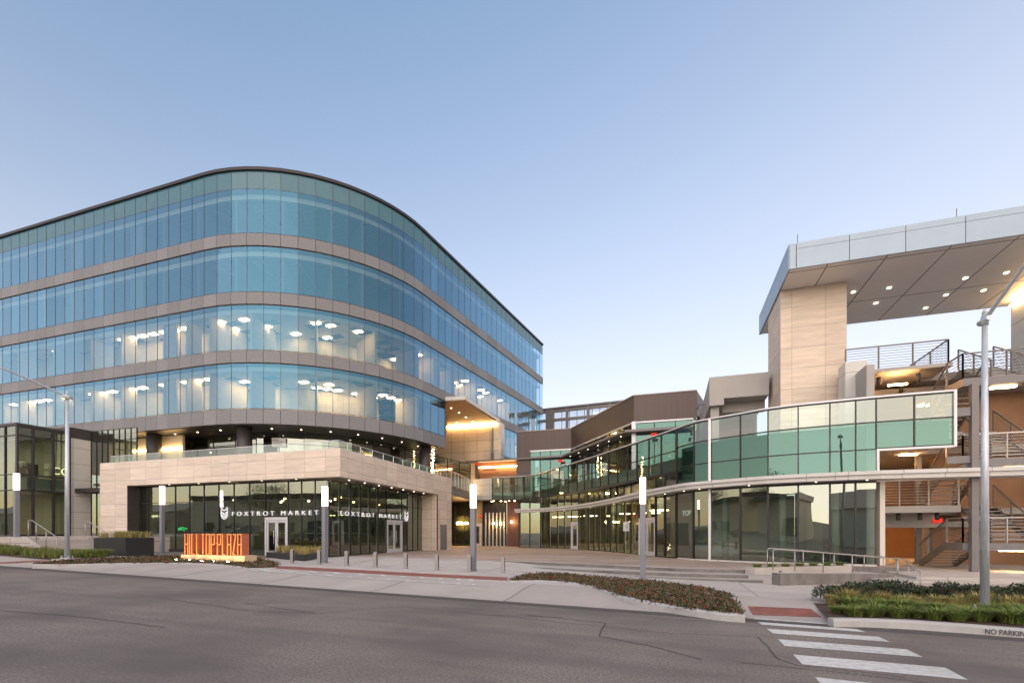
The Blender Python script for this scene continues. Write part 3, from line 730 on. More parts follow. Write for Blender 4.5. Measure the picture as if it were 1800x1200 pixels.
mb.build('hanging_rod', M['mull_light'], sh)
mb = MB()
for k in range(9):
    p = G0+U*(1.2+k*1.5)+V*(2.6+(k%3)*1.4); mb.cyl(p.x, p.y, 4.3, 4.42, .07, 10)
for k in range(6):
    p = G0+D2*(2+k*1.7)+U*(2.0+(k%2)*2.5); mb.cyl(p.x, p.y, 4.2, 4.32, .07, 10)
mb.build('pendant_lamp', M['bulb'], sh)
mb = MB(); mb.wall(G0+U*.5+V*.9, G0+U*5+V*.9, 2.0, 2.05, .05); mb.wall(G0+D2*1+U*1.0, G0+D2*6+U*1.0, 2.0, 2.05, .05); mb.build('counter_rail', M['mull_light'], sh)
# shop lettering hung inside the glass
def letters(txt, px0, px1, line_d, zb, size, inward):
    a, b = hit(px0, G0, line_d), hit(px1, G0, line_d); d = (b-a).normalized()
    a = a+inward; m = frame_mat((a.x, a.y, zb), d)
    o = text_mesh(txt, size, .03, 'shop_lettering', M['white_letter'], sh, m, 1.7)
    me = o.data; mxs = [Vector(v.co)+Vector(sh['_o']) for v in me.vertices]
    wd = max((V2(v.x, v.y)-a).dot(d) for v in mxs); L = (b-a).length; k = L/wd
    for v in me.vertices:
        p = Vector(v.co)+Vector(sh['_o']); t = (V2(p.x, p.y)-a).dot(d); r = V2(p.x, p.y)-a-d*t
        q = a+d*t*k+r; v.co = Vector((q.x, q.y, p.z))-Vector(sh['_o'])
    return a, d
letters('FOXTROT MARKET', 409, 561, E, 3.12, .40, V*(-.07))
letters('FOXTROT MARKET', 596, 704, D2, 3.12, .40, PR*.07)
def emblem(px, line_d, zc, inward):
    p = hit(px, G0, line_d)+inward; d = line_d if line_d.x > 0 else -line_d; d = d.normalized(); mb = MB()
    def loop(pts): mb.tube([(p.x+d.x*x, p.y+d.y*x, zc+z) for x, z in pts], .035, 6)
    loop([(-.26,.16),(-.25,-.12),(-.14,-.30),(0,-.36),(.14,-.30),(.25,-.12),(.26,.16)])
    loop([(-.26,.16),(-.24,.42),(-.12,.24),(0,.2),(.12,.24),(.24,.42),(.26,.16)])
    loop([(-.2,.1),(-.1,.02),(0,-.1),(.1,.02),(.2,.1)]); loop([(-.18,-.08),(0,-.26),(.18,-.08)])
    mb.build('emblem', M['white_letter'], sh)
emblem(396.5, E, 3.28, V*(-.09)); emblem(712.5, D2, 3.3, PR*.09)
mb = MB(); a = hit(292, G0, E)+V*.8
for zz, ww in ((2.32,.9),(2.2,.7),(2.26,.45)): mb.tube([(a.x, a.y, zz), (a.x+E.x*ww*.5, a.y+E.y*ww*.5, zz+.1), (a.x+E.x*ww, a.y+E.y*ww, zz)], .035, 5)
mb.build('green_neon', M['neon_green'], sh)
a = hit(251, G0, E)+V*.6
text_mesh('open daily', .3, .01, 'neon_script', M['neon_cream'], sh, frame_mat((a.x, a.y, 3.15), E))
mb = MB()
for px in (540, 548, 556, 564): p = hit(px, G0, E)+V*1.6; mb.box((p.x,p.y,1.45), (.42,.42,.75), .3); mb.bar((p.x-.15,p.y,.6),(p.x-.15,p.y,1.2),.05); mb.bar((p.x+.15,p.y,.6),(p.x+.15,p.y,1.2),.05)
mb.build('stool', M['stool'], sh)
mb = MB(); p = gR-D2*.9+U*.5; mb.wall(p, p+D2*.5, .6, 4.0, .08); mb.build('teal_panel', M['teal'], sh)
# terrace guard of frameless glass
gp = [S0+U*tL*.985+V*.5] + [S0+U*tL*(.985*(1-k/12))+V*.5 for k in range(1, 12)] + [S0+V*.5-PR*.45] + [S0+D2*sR*k/12-PR*.45 for k in range(1, 13)]
for n, (i0, i1) in enumerate(((0, 12), (12, 24))):
    mb = MB()
    for i in range(i0, i1):
        a, b = gp[i], gp[i+1]; d = (b-a).normalized()
        mb.poly([((a+d*.02).x,(a+d*.02).y,6.86),((b-d*.02).x,(b-d*.02).y,6.86),((b-d*.02).x,(b-d*.02).y,7.42),((a+d*.02).x,(a+d*.02).y,7.42)], 0)
        if n == 1: mb.bar((b.x,b.y,6.85),(b.x,b.y,7.42),.04,.04,1)
        mb.bar((a.x,a.y,7.43),(b.x,b.y,7.43),.035,.03,1)
    mb.build('glass_guard', [M['guard_glass'], M['mull_light']], sh, recalc=False)
# notice in the terrace window
ro = curve_at(487, rec); dn = (curve_at(500, rec)-ro).normalized(); a = curve_at(479.5, rec)+V2(dn.y,-dn.x)*.16; b = a+dn*1.05
nt_ = thing('window_notice', 'white printed notice in the terrace window above the shop', 'notice', (a.x,a.y,8.4))
mb = MB(); mb.wall(a, b, 8.75, 9.45, .02); mb.build('sheet', M['paper'], nt_)
mb = MB()
for k, ww in enumerate((.4,.75,.6,.7)): mb.wall(a+dn*.1+V2(dn.y,-dn.x)*.016, a+dn*(.1+ww)+V2(dn.y,-dn.x)*.016, 9.27-k*.13, 9.31-k*.13, .01)
mb.build('print', M['ink'], nt_)

# ================================================================== ENTRANCE PORTAL
po = thing('entrance_portal', 'warm lit portal with timber soffit and cream panel wall beside the office block', 'portal', (-5,50,5.6))
A, B_, Cc = V2(-6.3,45.3), V2(-4.35,44.95), V2(-1.35,54.1)
wl_ = Cc+U*17
mb = MB(); mb.prism([A, B_, Cc, Cc+U*6.8, A+U*3.6], 14.42, 14.75); mb.build('roof', M['pale_panel'], po)
mb = MB(); mb.prism([A+V*.05-U*.05, B_+U*.18+V*.1, Cc+U*.2-V*.05, Cc+U*6.6-V*.05, A+U*3.4+V*.3], 14.36, 14.415); mb.build('timber_soffit', M['wood_soffit'], po)
mb = MB(); mb.wall(Cc+V*.15, wl_+V*.15, .58, 14.36, .3); mb.build('panel_wall', M['warm_panel'], po)
mb = MB(); mb.wall(Cc+V*.2, Cc+V*1.2, 5.6, 14.42, .25); mb.wall(Cc-V*.05, Cc+V*.3, 5.6, 14.42, .3); mb.build('side_fin', M['pale_panel'], po)
mb = MB(); mb.wall(A+E*.03, A+U*3.6, 9.97, 14.41, .16, 0, .1); mb.build('end_fin', M['dark_metal'], po)
mb = MB(); mb.wall(Cc+U*.35-V*.12, Cc+U*6.4-V*.12, 14.22, 14.34, .1); mb.build('line_light', M['line_light'], po)
for (x, y) in ((793,717),(807,725),(819,733),(831,740),(803,742)):
    Y = (14.35-CAMZ)*F/(HY-y); p = P(x, y, Y); mb = MB(); mb.cyl(p.x, p.y, 14.33, 14.365, .1, 10); mb.build('downlight', M['spot'], po)
mb = MB()                                  # curtain of fairy lights by the black column
fl_ = thing('string_lights', 'curtain of warm fairy lights hanging beside the black column under the office corner', 'string lights', (-8,44,7))
for k in range(34):
    px = 760+random.uniform(-2,3.5); p = P(px, 788+k*1.35+random.uniform(-1,1), 46.5); mb.box(tuple(p), (.07,.07,.07))
mb.build('bulbs', M['bulb'], fl_)
mb = MB()
for px in (759, 761.5): a, b = P(px, 784, 46.5), P(px, 836, 46.5); mb.tube([a, b], .008, 4)
mb.build('wire', M['dark_metal'], fl_)
# ================================================================== CURVED GLASS RETAIL BUILDING
rb = thing('retail_building', 'curved two storey retail building with green glass and a pale projecting band', 'retail building', (11,26,.58))
ZT = 7.92
yt = [(1677,688),(1540,699.2),(1405,712.5),(1350,719.5),(1302,728),(1247,737.5),(1220,743.3),(1190,754),(1163.3,763.3),(1103,784),(1041.7,804),(1000,817),(983,821.7),(950,832.5),(936.7,835.4),(904,838),(865,840),(831,842)]
ctrl = [V2((x-CX)/F*((ZT-CAMZ)*F/(HY-y)), (ZT-CAMZ)*F/(HY-y)) for x, y in yt]
ctrl[13] = (ctrl[12]*.45+ctrl[14]*.55)+V2(.15,.15)
CUR = catmull(ctrl, 6)                     # from the right end towards the back left
upx = [1675,1607,1540,1504,1458.7,1403,1350,1301.5,1247,1220,1190,1162.5,1140.8,1120,1103,1086,1069.5,1055,1040.5,1027.5,1014,999,983,963,950,937,921.7,904,883,865]
up = [curve_at(x, CUR) for x in upx]
for i in range(len(up)-1):
    q, p = up[i], up[i+1]; x0 = upx[i+1]
    if upx[i] > 1541: zb, tr = 5.69, (6.87,)
    elif x0 >= 1190: zb, tr = 4.66, (6.87, 5.69)
    else: zb, tr = 5.5, (6.72,)
    window(rb, p, q, zb, ZT, M['curve_glass'] if x0 >= 1190 else M['balustrade_glass'], M['mullion'], fw=.05, dp=.08, trans=tr, name='glass_bay', top=6.87 if x0 >= 1190 else None)
mb = MB(); top = [curve_at(x, CUR) for x in range(1676, 864, -9)]
for a, b in zip(top[:-1], top[1:]): mb.wall(a, b, ZT, ZT+.07, .18)
mb.build('top_rail', M['mull_light'], rb)
mb = MB(); e_ = up[0]; mb.wall(e_, e_+E*.1, 5.62, ZT+.07, .2); mb.wall(up[2], up[2]+E*.09, 4.66, 5.69, .2); mb.wall(up[2]+E*.09, e_, 5.6, 5.685, .18); mb.build('end_frame', M['mull_light'], rb)
pw = up[8]; mb = MB(); mb.wall(pw+E*.06, pw+U*.06, .58, ZT+.03, .22); mb.build('white_post', M['mull_light'], rb)
# shadow boxes behind the solid rows
mb = MB()
bk_ = offs(up, .35) if (offs(up, .35)[4]-V2(0,0)).length > up[4].length else offs(up, -.35)
sgn = .35 if bk_ == offs(up, .35) else -.35
def inn(d): return offs(up, d if sgn > 0 else -d)
i3 = inn(.35)
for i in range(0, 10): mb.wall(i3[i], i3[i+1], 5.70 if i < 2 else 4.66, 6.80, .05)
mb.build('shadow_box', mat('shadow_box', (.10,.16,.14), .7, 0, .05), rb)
mb = MB()
for i in range(10, len(up)-1): mb.wall(i3[i], i3[i+1], 5.52, 6.35, .05)
mb.build('slab_edge', mat('slab_edge', (.38,.39,.36), .7, 0, .05), rb)
# pale panels continuing the rail to the bridge
wp = [curve_at(x, CUR) for x in (865, 848, 832)]
mb = MB()
for a, b in zip(wp[:-1], wp[1:]):
    d = (b-a).normalized()
    for z0, z1 in ((5.5,6.7),(6.715,ZT)): mb.wall(a+d*.008, b-d*.008, z0, z1, .1)
mb.build('rail_panel', M['pale_panel'], rb)
# terrace slab
inner = [V2(22,30), V2(22,60), V2(-4.2,56)]
ts = [CUR[i] for i in range(0, len(CUR), 3)]
tsi = inn(.4)
mb = MB(); mb.prism(tsi[2:]+[V2(-4,52.9), V2(-4,53.6), V2(6,58), V2(18,50), V2(18.5,25)], 5.5, 5.62); mb.build('terrace_soffit', M['soffit_panel'], rb)
mb = MB(); mb.prism(tsi[2:]+[V2(-4,52.9), V2(-4,53.6), V2(6,58), V2(18,50), V2(18.5,25)], 5.63, 6.1); mb.build('terrace_deck', M['walk'], rb)
# ground floor glass
gctrl = [up[2], up[4], up[6], up[8], up[9], V2(9.35,27.6), V2(8.75,30), V2(8.05,34.6), V2(7.1,38.5), V2(5.5,42.8), V2(3.3,45.9), V2(.69,47.8)]
GC = catmull(gctrl, 6)
gpx = [1540,1503.5,1458.7,1403,1350,1301.5,1247,1219,1189,1169,1153]
g1 = [curve_at(x, GC) for x in gpx]
for i in range(len(g1)-1): window(rb, g1[i+1], g1[i], .6, 4.3 if i < 8 else 5.48, M['shop_glass'], M['mullion'], fw=.07, dp=.12, trans=() if i < 8 else (4.2,), name='shopfront_bay', head=True)
da, db = g1[-1], curve_at(1124, GC)
double_door(rb, da, db, .585, 2.42); window(rb, db, da, 3.0, 5.48, M['shop_glass'], M['mullion'], name='shopfront_bay')
gpx2 = [1124,1109,1097,1084,1073,1063,1053,1044,1034,1017]
g2 = [curve_at(x, GC) for x in gpx2]
for i in range(len(g2)-1): window(rb, g2[i+1], g2[i], .6, 5.48, M['shop_glass'], M['mullion'], fw=.04, dp=.07, trans=(4.2,), name='shopfront_bay', fin=1)
dc = curve_at(1004.5, GC); double_door(rb, g2[-1], dc, .585, 2.42); window(rb, dc, g2[-1], 3.0, 5.48, M['shop_glass'], M['mullion'], name='shopfront_bay')
g3 = [curve_at(x, GC) for x in (1004.5, 992, 980, 966, 950, 931, 912)]
for i in range(len(g3)-1): window(rb, g3[i+1], g3[i], .6, 5.48, M['shop_glass'], M['mullion'], fw=.04, dp=.07, trans=(4.2,), name='shopfront_bay', fin=1)
mb = MB()
for a, b in zip(GC[:-1], GC[1:]):
    if a.y < 27: mb.wall(a, b, .585, .66, .2)
mb.build('sill', M['pale_panel'], rb)
# projecting pale band
rows = []; CB = [p for p in catmull(gctrl, 4)]
og = offs(CB, -.85 if sgn > 0 else .85); ig = offs(CB, .02 if sgn > 0 else -.02)
n = len(CB)
line_ext = [V2(24.5,17.9), V2(20.1,19.1)]
O_ = line_ext+og; I_ = [V2(24.9,19.2), V2(20.5,20.4)]+ig
def zt_(p): return 4.67-.33*ss((p.y-22)/28)
for o, i in zip(O_, I_):
    z = zt_(o); d = (i-o).normalized()*.12; o2 = o+d
    rows.append([(o2.x,o2.y,z-.34), (o2.x,o2.y,z-.16),(o.x,o.y,z-.15),(o.x,o.y,z),(i.x,i.y,z),(i.x,i.y,z-.34),(o2.x,o2.y,z-.34)])
mb = MB(); mb.sweep(rows); mb.poly([rows[-1][k] for k in range(6)]); mb.poly([rows[0][k] for k in range(6)]); mb.build('projecting_band', M['pale_panel'], rb)
mb = MB()
for k in range(3, len(O_)-2, 4): p = O_[k].lerp(I_[k], .55); mb = MB(); mb.cyl(p.x, p.y, zt_(O_[k])-.36, zt_(O_[k])-.335, .035, 8); mb.build('band_downlight', M['spot'], rb)
# shop interiors
mb = MB(); fi = offs(GC, .1 if sgn > 0 else -.1)
mb.prism([fi[i] for i in range(0, len(fi), 2)]+[V2(8,56), V2(17,48), V2(16.6,22)], .56, .605); mb.build('shop_floor', M['tile'], rb)
mb = MB(); mb.prism([fi[i] for i in range(0, 50, 2)]+[V2(17,40), V2(16.6,22)], 4.35, 4.5)
mb.build('shop_ceiling', M['grey_steel'], rb)
mb = MB()
mb.wall(V2(13.2,31), V2(17.2,29.5), .6, 4.3, .2); mb.wall(V2(16.4,21.4), V2(18.4,30), .6, 4.3, .2); mb.wall(V2(13.2,31), V2(13.5,48), .6, 5.4, .2); mb.wall(V2(10.3,30.2), V2(13.4,29.4), .6, 5.4, .2)
mb.build('inner_wall', M['white_wall'], rb)
mb = MB(); mb.wall(V2(13.0,46.5), V2(4,53), .6, 5.4, .2); mb.wall(V2(8.6,41.5), V2(13,43), .6, 5.4, .2); mb.wall(V2(9.6,35.2), V2(13.3,36.5), .6, 3.2, .2); mb.wall(V2(3.0,47.6), V2(4.2,52), .6, 5.4, .2); mb.build('inner_wall', M['dark_int'], rb)
mb = MB()
for x, y in ((10.2,33.5),(11.0,38),(9.4,39.5),(7.2,44.5),(4.6,48),(11.5,32.2),(9.3,44.8),(6.0,46.6)): mb.box((x,y,3.6), (.9,.9,.07), .4)
mb.build('hanging_lamp', M['bulb'], rb)
mb = MB()
for x, y in ((11.6,26.3),(13.6,24.3),(15.3,22.9),(10.4,31.2),(9.9,35.0),(8.4,40.5),(6.7,43.4)): mb.cyl(x, y, .6, 4.35 if y < 29 else 5.4, .17, 12)
mb.build('inner_column', M['white_wall'], rb)
mb = MB()
for x, y in ((10.6,33.0),(10.2,37.2),(6.2,45.4)):
    mb.box((x,y,1.35), (1.6,.7,.08), .9); mb.cyl(x, y, .6, 1.32, .06, 8); mb.box((x+.8,y+.9,1.0), (.45,.45,.8), .5)
mb.build('cafe_table', M['wood'], rb)
tr_ = thing('lit_tree', 'small conical tree of fairy lights inside the curved shopfront', 'lit tree', (11.0,31.9,.6)) 
mb = MB()
for k in range(260):
    h = random.random()**1.4; aa = random.uniform(0, 6.28); r_ = .75*(1-h)*random.uniform(.6,1)
    mb.box((11.0+r_*math.cos(aa), 31.9+r_*math.sin(aa), .9+2.8*h), (.03,.03,.03))
mb.build('bulbs', M['bulb'], tr_)
mb = MB(); mb.cyl(11.0, 31.9, .9, 3.7, .62, 10, 0, .03); mb.cyl(11.0, 31.9, .6, .9, .06, 6); mb.build('branches', M['leaf'], tr_)
# second fairy light curtain hanging behind the balustrade glass
f2 = thing('string_lights', 'twin strand of fairy lights hanging behind the curved glass balustrade', 'string lights', (6.6,38.5,6))
mb = MB()
for k in range(52):
    p = P(1051+random.choice((0,5.5))+random.uniform(-1.2,1.2), 802+k*1.02, 38.6); mb.box(tuple(p), (.055,.055,.055))
mb.build('bulbs', M['bulb'], f2)
mb = MB()
for px in (1051, 1056.5): mb.tube([P(px, 797, 38.6), P(px, 855, 38.6)], .008, 4)
mb.build('wire', M['dark_metal'], f2)
pn = thing('window_notice', 'white printed notice on the ground floor glass beside the cafe door', 'notice', (8.3,32,2.4))
a, b = curve_at(1108, GC), curve_at(1098, GC); d = (b-a).normalized(); r = V2(d.y,-d.x)
if (a+r).length > a.length: r = -r
mb = MB(); mb.hexa([tuple(q)+(2.16,) for q in (a+r*.1,b+r*.1,b+r*.08,a+r*.08)]+[tuple(q)+(2.82,) for q in (a+r*.1,b+r*.1,b+r*.08,a+r*.08)]); mb.build('sheet', M['paper'], pn)
mb = MB()
for k, ww in enumerate((.35,.6,.8,.5)):
    p, q = a+r*.106+d*.12, a+r*.106+d*(.12+ww*.6); z = 2.68-k*.12; mb.poly([(p.x,p.y,z),(q.x,q.y,z),(q.x,q.y,z+.035),(p.x,p.y,z+.035)])
mb.build('print', M['ink'], pn)
p_ = curve_at(1197, GC); q_ = curve_at(1217, GC); dd = (q_-p_).normalized()
text_mesh('TOP', .42, .02, 'shop_lettering', M['white_letter'], rb, frame_mat((p_.x+.12, p_.y+.12, 3.0), dd))

# ================================================================== BROWN CLAD UPPER BUILDING
bb = thing('brown_building', 'dark brown metal clad building behind the balustrade with a thin folded awning', 'building', (5,48,6))
f1, f2_, f3, f4 = V2(.49,51.7), V2(6.12,50), V2(9.57,38.0), V2(14.0,36.6)
bp_ = [V2(24,54), V2(8,62), V2(2.2,57)]
mb = MB(); mb.prism([f1, f2_, f3, f4]+bp_, 10.75, 12.78); mb.build('cladding', M['brown_metal'], bb)
mb = MB(); q = offs([f1, f2_, f3, f4], .06); mb.prism(q+[f4+V*.3, f3+V*.4+E*.2, f2_+V*.3+E*.2, f1+V*.3], 12.785, 12.86); mb.build('parapet_cap', M['soffit_panel'], bb)
fw0 = hit(932, f1, f2_-f1)
mb = MB(); mb.prism([f1, fw0, fw0+V*2, f1+V*2], 6.0, 10.748); mb.build('cladding_pier', M['brown_metal'], bb)
def run(a, b, n, z0, z1, g, trans=()):
    for k in range(n): window(bb, a.lerp(b, k/n), a.lerp(b, (k+1)/n), z0, z1, g, M['mullion'], fw=.07, trans=trans, last=(k == n-1))
run(fw0+V*.05, f2_+V*.05, 4, 6.1, 10.7, M['curve_glass'], (9.7,))
run(f2_+E*.05, f3+E*.05, 9, 6.1, 10.7, M['shop_glass'], (9.7,)); run(f3+V*.05, f4+V*.05, 3, 6.1, 10.7, M['curve_glass'], (9.7,))
mb = MB(); mb.wall(f3-E*.15, f3+E*.16, 6.1, 10.74, .36); mb.wall(f4-E*.3, f4-E*.12, 6.1, 10.74, .2); mb.wall(fw0, f2_, 10.6, 10.74, .16); mb.wall(f2_+E*.03, f3, 10.62, 10.74, .16); mb.wall(f3, f4, 10.62, 10.74, .16); mb.build('white_trim', M['mull_light'], bb)
aw = [V2(-5.2,53.6), V2(5.15,49.6), V2(8.75,37.4), V2(13.2,36.0)]
awi = [V2(-4.9,54.2), V2(6.1,50.3), V2(9.9,38.2), V2(14,37)]
mb = MB(); rows = [[(o.x,o.y,9.82),(o.x,o.y,10.0),(i.x,i.y,10.08),(i.x,i.y,9.80),(o.x,o.y,9.82)] for o, i in zip(aw, awi)]
mb.sweep(rows); mb.poly(rows[0][:4]); mb.poly(rows[-1][:4]); mb.build('awning', M['grey_steel'], bb)
n0, n1 = V2(-4.2,53.75), V2(.5,52.25)
mb = MB(); mb.wall(n0+V*.3, n1+V*.3, 6.0, 9.8, .1); mb.build('timber_wall', M['wood'], bb)
mb = MB(); mb.wall(n0+E*.3, n0+E*.55, 6.0, 9.8, .5); mb.build('corner_post', M['brown_metal'], bb)
mb = MB(); mb.wall(n0+E*.6-V*.05, n1-V*.05, 9.22, 9.30, .07); mb.build('line_light', M['line_light'], bb)
mb = MB(); mb.wall(n0+E*1-V*.1, n0+E*2.6-V*.1, 8.9, 9.02, .15); mb.build('heater', M['dark_metal'], bb)
mb = MB()
for (x, y, Y) in ((1262.5*0+1262,757,36),):
    pass
for k in range(6):
    p = f2_.lerp(f3, (k+.5)/6)+V2(-.5,0); mb.cyl(p.x, p.y, 9.78, 9.82, .04, 8)
mb.build('awning_light', M['spot'], bb)
mb = MB(); mb.wall(f2_+V2(4,1), f3+V2(4,1), 6, 10.6, .1); mb.wall(fw0+V*4, f2_+V*4, 6, 10.6, .1); mb.wall(f3+V*5, f4+V*5, 6, 10.6, .1); mb.build('inner_wall', M['dark_int'], bb)
for px, py, Y in ((838.5,815,53.3),(985,809.5,49.6),(1149.5,763.5,36.4)):
    p = P(px, py, Y); mb = MB(); mb.box(tuple(p), (.42,.06,.24), -.3); mb.build('exit_sign', M['exit'], bb)
da_, db_ = hit(969, f1, f2_-f1)-V*.05, hit(992, f1, f2_-f1)-V*.05
double_door(bb, da_, db_, 6.1, 2.4)
# ------------------------------------------------------------------ passage between the buildings
pa = thing('passage_arcade', 'warm lit arcade passage under the bridge between the shop and the curved building', 'arcade', (-3,56,.58))
pb = [V2(-7.2,56.6), V2(-3.2,55.4), V2(-.55,54.5), V2(.75,54.1)]
mb = MB(); mb.wall(V2(-3.2,54.2), V2(-.62,53.4), .58, 5.48, .2)
for k in range(6): p = V2(-3.2,54.0).lerp(V2(-.7,53.2), (k+.5)/6); mb.wall(p, p+E*.12, .58, 4.3, .14, 1)
mb.build('slatted_wall', [M['dark_metal'], M['pale_panel']], pa)
mb = MB(); mb.wall(V2(-.5,52.4), V2(.9,51.9), .58, 5.48, .2); mb.build('brown_wall', M['brown_wall'], pa)
mb = MB(); mb.wall(V2(-7.5,54.6), V2(-3.3,53.3), .58, 5.48, .06)
mb.build('passage_wall', mat('olive_wall', (.34,.25,.14), .5, 0, .2, .6), pa)
for k in range(3): a = V2(-7.3,54.3).lerp(V2(-4.3,53.4), k/3); b = V2(-7.3,54.3).lerp(V2(-4.3,53.4), (k+1)/3); window(pa, a, b, .6, 5.4, M['shop_glass'], M['mullion'], trans=(3.9,))
double_door(pa, V2(-4.25,53.35), V2(-3.35,53.05), .585, 2.5)
mb = MB(); mb.prism([V2(-8.3,42.6), V2(-5.6,43.5), V2(-4.15,52.4), V2(-2.3,52.0), V2(1,51.2), V2(1,54.5), V2(-7.6,57)], 5.5, 5.6, 0); mb.build('arcade_soffit', M['brown_metal'], pa)
mb = MB(); mb.prism([V2(-8.3,42.7), V2(-5.65,43.6), V2(-4.2,52.5), V2(-7.6,54.5)], 5.62, 6.3); mb.build('bridge_deck', M['grey_steel'], pa)
mb = MB(); brr = catmull([V2(-5.75,43.0), V2(-5.1,46), V2(-4.6,49.2), V2(-4.25,52.4)], 3)
for a, b in zip(brr[:-1], brr[1:]): mb.poly([(a.x,a.y,6.3),(b.x,b.y,6.3),(b.x,b.y,7.6),(a.x,a.y,7.6)], 0); mb.bar((a.x,a.y,7.62),(b.x,b.y,7.62),.05,.05,1); mb.bar((b.x,b.y,6.3),(b.x,b.y,7.6),.04,.04,1)
mb.build('bridge_guard', [M['guard_glass'], M['mull_light']], pa, recalc=False)
mb = MB()
for x, y in ((-1.2,52.6),(-2.2,53.0),(-.3,52.3),(-2.0,52.4),(-.7,53.0),(.3,52.0)): mb.cyl(x, y, 5.47, 5.5, .09, 8)
mb.build('arcade_downlight', emit('arcade_spot', (1,.66,.32), 9), pa)
for px, py, Y in ((807,864,52.5),(808,919,53.0)):
    p = P(px, py, Y); mb = MB(); mb.box(tuple(p), (.55,.25,.22), -.3); mb.build('wall_lamp', emit('lamp_amber', (1,.56,.2), 26), pa)
for px, py, Y in ((899,917,51.7),(867,919,53.1),(880,920,52.9)):
    p = P(px, py, Y); mb = MB(); mb.box(tuple(p), (.16,.14,.22)); mb.build('sconce', M['line_light'], pa)
p = P(844, 907, 53.0); mb = MB(); mb.box(tuple(p), (.3,.05,.2)); mb.build('exit_sign', M['exit'], pa)
# ------------------------------------------------------------------ far framed building
fb = thing('framed_building', 'distant grey steel framed glass building between the office block and the brown roof', 'building', (10,80,1))
Yf = 80.0; ft0, ft1 = P(945, 722, Yf), P(1110, 709, Yf-6)
fd = V2(ft1.x-ft0.x, ft1.y-ft0.y).normalized()
mb = MB()
zt0, zt1 = ft0.z, ft0.z+.3
def fpt(px): return hit(px, V2(ft0.x, ft0.y), fd)
for px, wd in ((945,.35),(960,1.3),(995,.35),(1032,.35),(1070,.35)): p = fpt(px); mb.wall(p, p+fd*wd, 10, zt0, .5)
for z in (zt0-.55, zt0-2.0): mb.wall(fpt(945), fpt(1110), z, z+.42, .4)
mb.wall(fpt(945), fpt(1110), zt0-.02, zt0+.22, .7)
mb.build('steel_frame', M['grey_steel'], fb)
for k in range(12):
    a, b = fpt(945+k*13.5), fpt(945+(k+1)*13.5); window(fb, a+V*.9, b+V*.9, 8, zt0-.1, M['far_glass'], M['grey_steel'], fw=.07)
# ================================================================== GARAGE, TOWER AND CANOPY
gb = thing('parking_garage', 'open concrete parking garage with warm lit decks behind the steel stair', 'parking garage', (20,28,.4))
T0 = hit(1372, V2(13.92,25.1), V2(1,0)); T1 = T0+E*2.95; TB = T0+V*3.3
tw = thing('canopy_tower', 'tall travertine tower carrying a silver roof canopy with taupe soffit', 'tower', (15,25,8))
mb = MB(); mb.prism([T0, T1, T1+V*3.3, TB], 5.0, 14.6); mb.build('stone_shaft', M['travertine_tall'], tw)
K0 = V2((1387.8-CX)/F*23.05, 23.05); K1 = K0+E*24; KB = hit(1335.4, K0, V)
dep = (KB-K0).length
mb = MB(); mb.prism([K0+V*.03+E*.03, K1, K1+V*dep, KB+E*.03-V*.03], 14.6, 14.68)
mb.build('soffit', mat('canopy_soffit', (.82,.79,.76), .45, .1, .03, brick=(2.35,4.4,0,.035,.03), joint=.3), tw)
mb = MB()
def fasc(a, b, n):
    for k in range(n):
        p, q = a.lerp(b, k/n), a.lerp(b, (k+1)/n); d = (q-p).normalized()
        mb.wall(p+d*.012, q-d*.012, 14.58, 15.48, .08); mb.wall(p+d*.012, q-d*.012, 15.495, 15.77, .08)
fasc(K0+E*.28, K1, 11); fasc(K0, KB, 4)
mb.wall(K0+E*.0, K0+E*.26, 14.58, 15.77, .079)
mb.build('silver_fascia', M['alu_panel'], tw)
mb = MB(); mb.prism([K0+V*.05+E*.05, K1, K1+V*dep, KB+E*.05], 15.2, 15.74); mb.build('roof', M['grey_steel'], tw)
mb = MB()
for px, py in ((1500,513),(1563,505.5),(1539.5,532.5),(1697,488.5),(1663,518),(1729,510),(1769,479),(1627,541)):
    Y = (14.6-CAMZ)*F/(HY-py); p = P(px, py, Y); mb = MB(); mb.box((p.x,p.y,14.59), (.16,.16,.04), math.atan2(E.y,E.x)); mb.build('soffit_light', M['spot'], tw)
mb = MB()
for px, py in ((1402,428),(1681.5,384)):
    Y = (15.77-CAMZ)*F/(HY-py); p = P(px, py, Y); mb.cyl(p.x, p.y, 15.7, 16.2, .015, 6)
mb.build('lightning_rod', M['grey_steel'], tw)
# right pier
Pr = V2((1777-CX)/F*26.4, 26.4)
mb = MB(); mb.prism([Pr, Pr-V*4.5, Pr-V*4.5+E*5, Pr+E*5], .4, 14.58); mb.build('panel_pier', mat('pier_panel', (.60,.60,.58), .45, .1, .04, brick=(2.4,1.9,0,.02,.05), joint=.35), tw)
mb = MB(); a = Pr-V*.2-E*.12; mb.bar((a.x,a.y,14.35),((a-V*4).x,(a-V*4).y,14.35),.12); mb.build('line_light', emit('pier_line', (1,.62,.26), 4), tw)
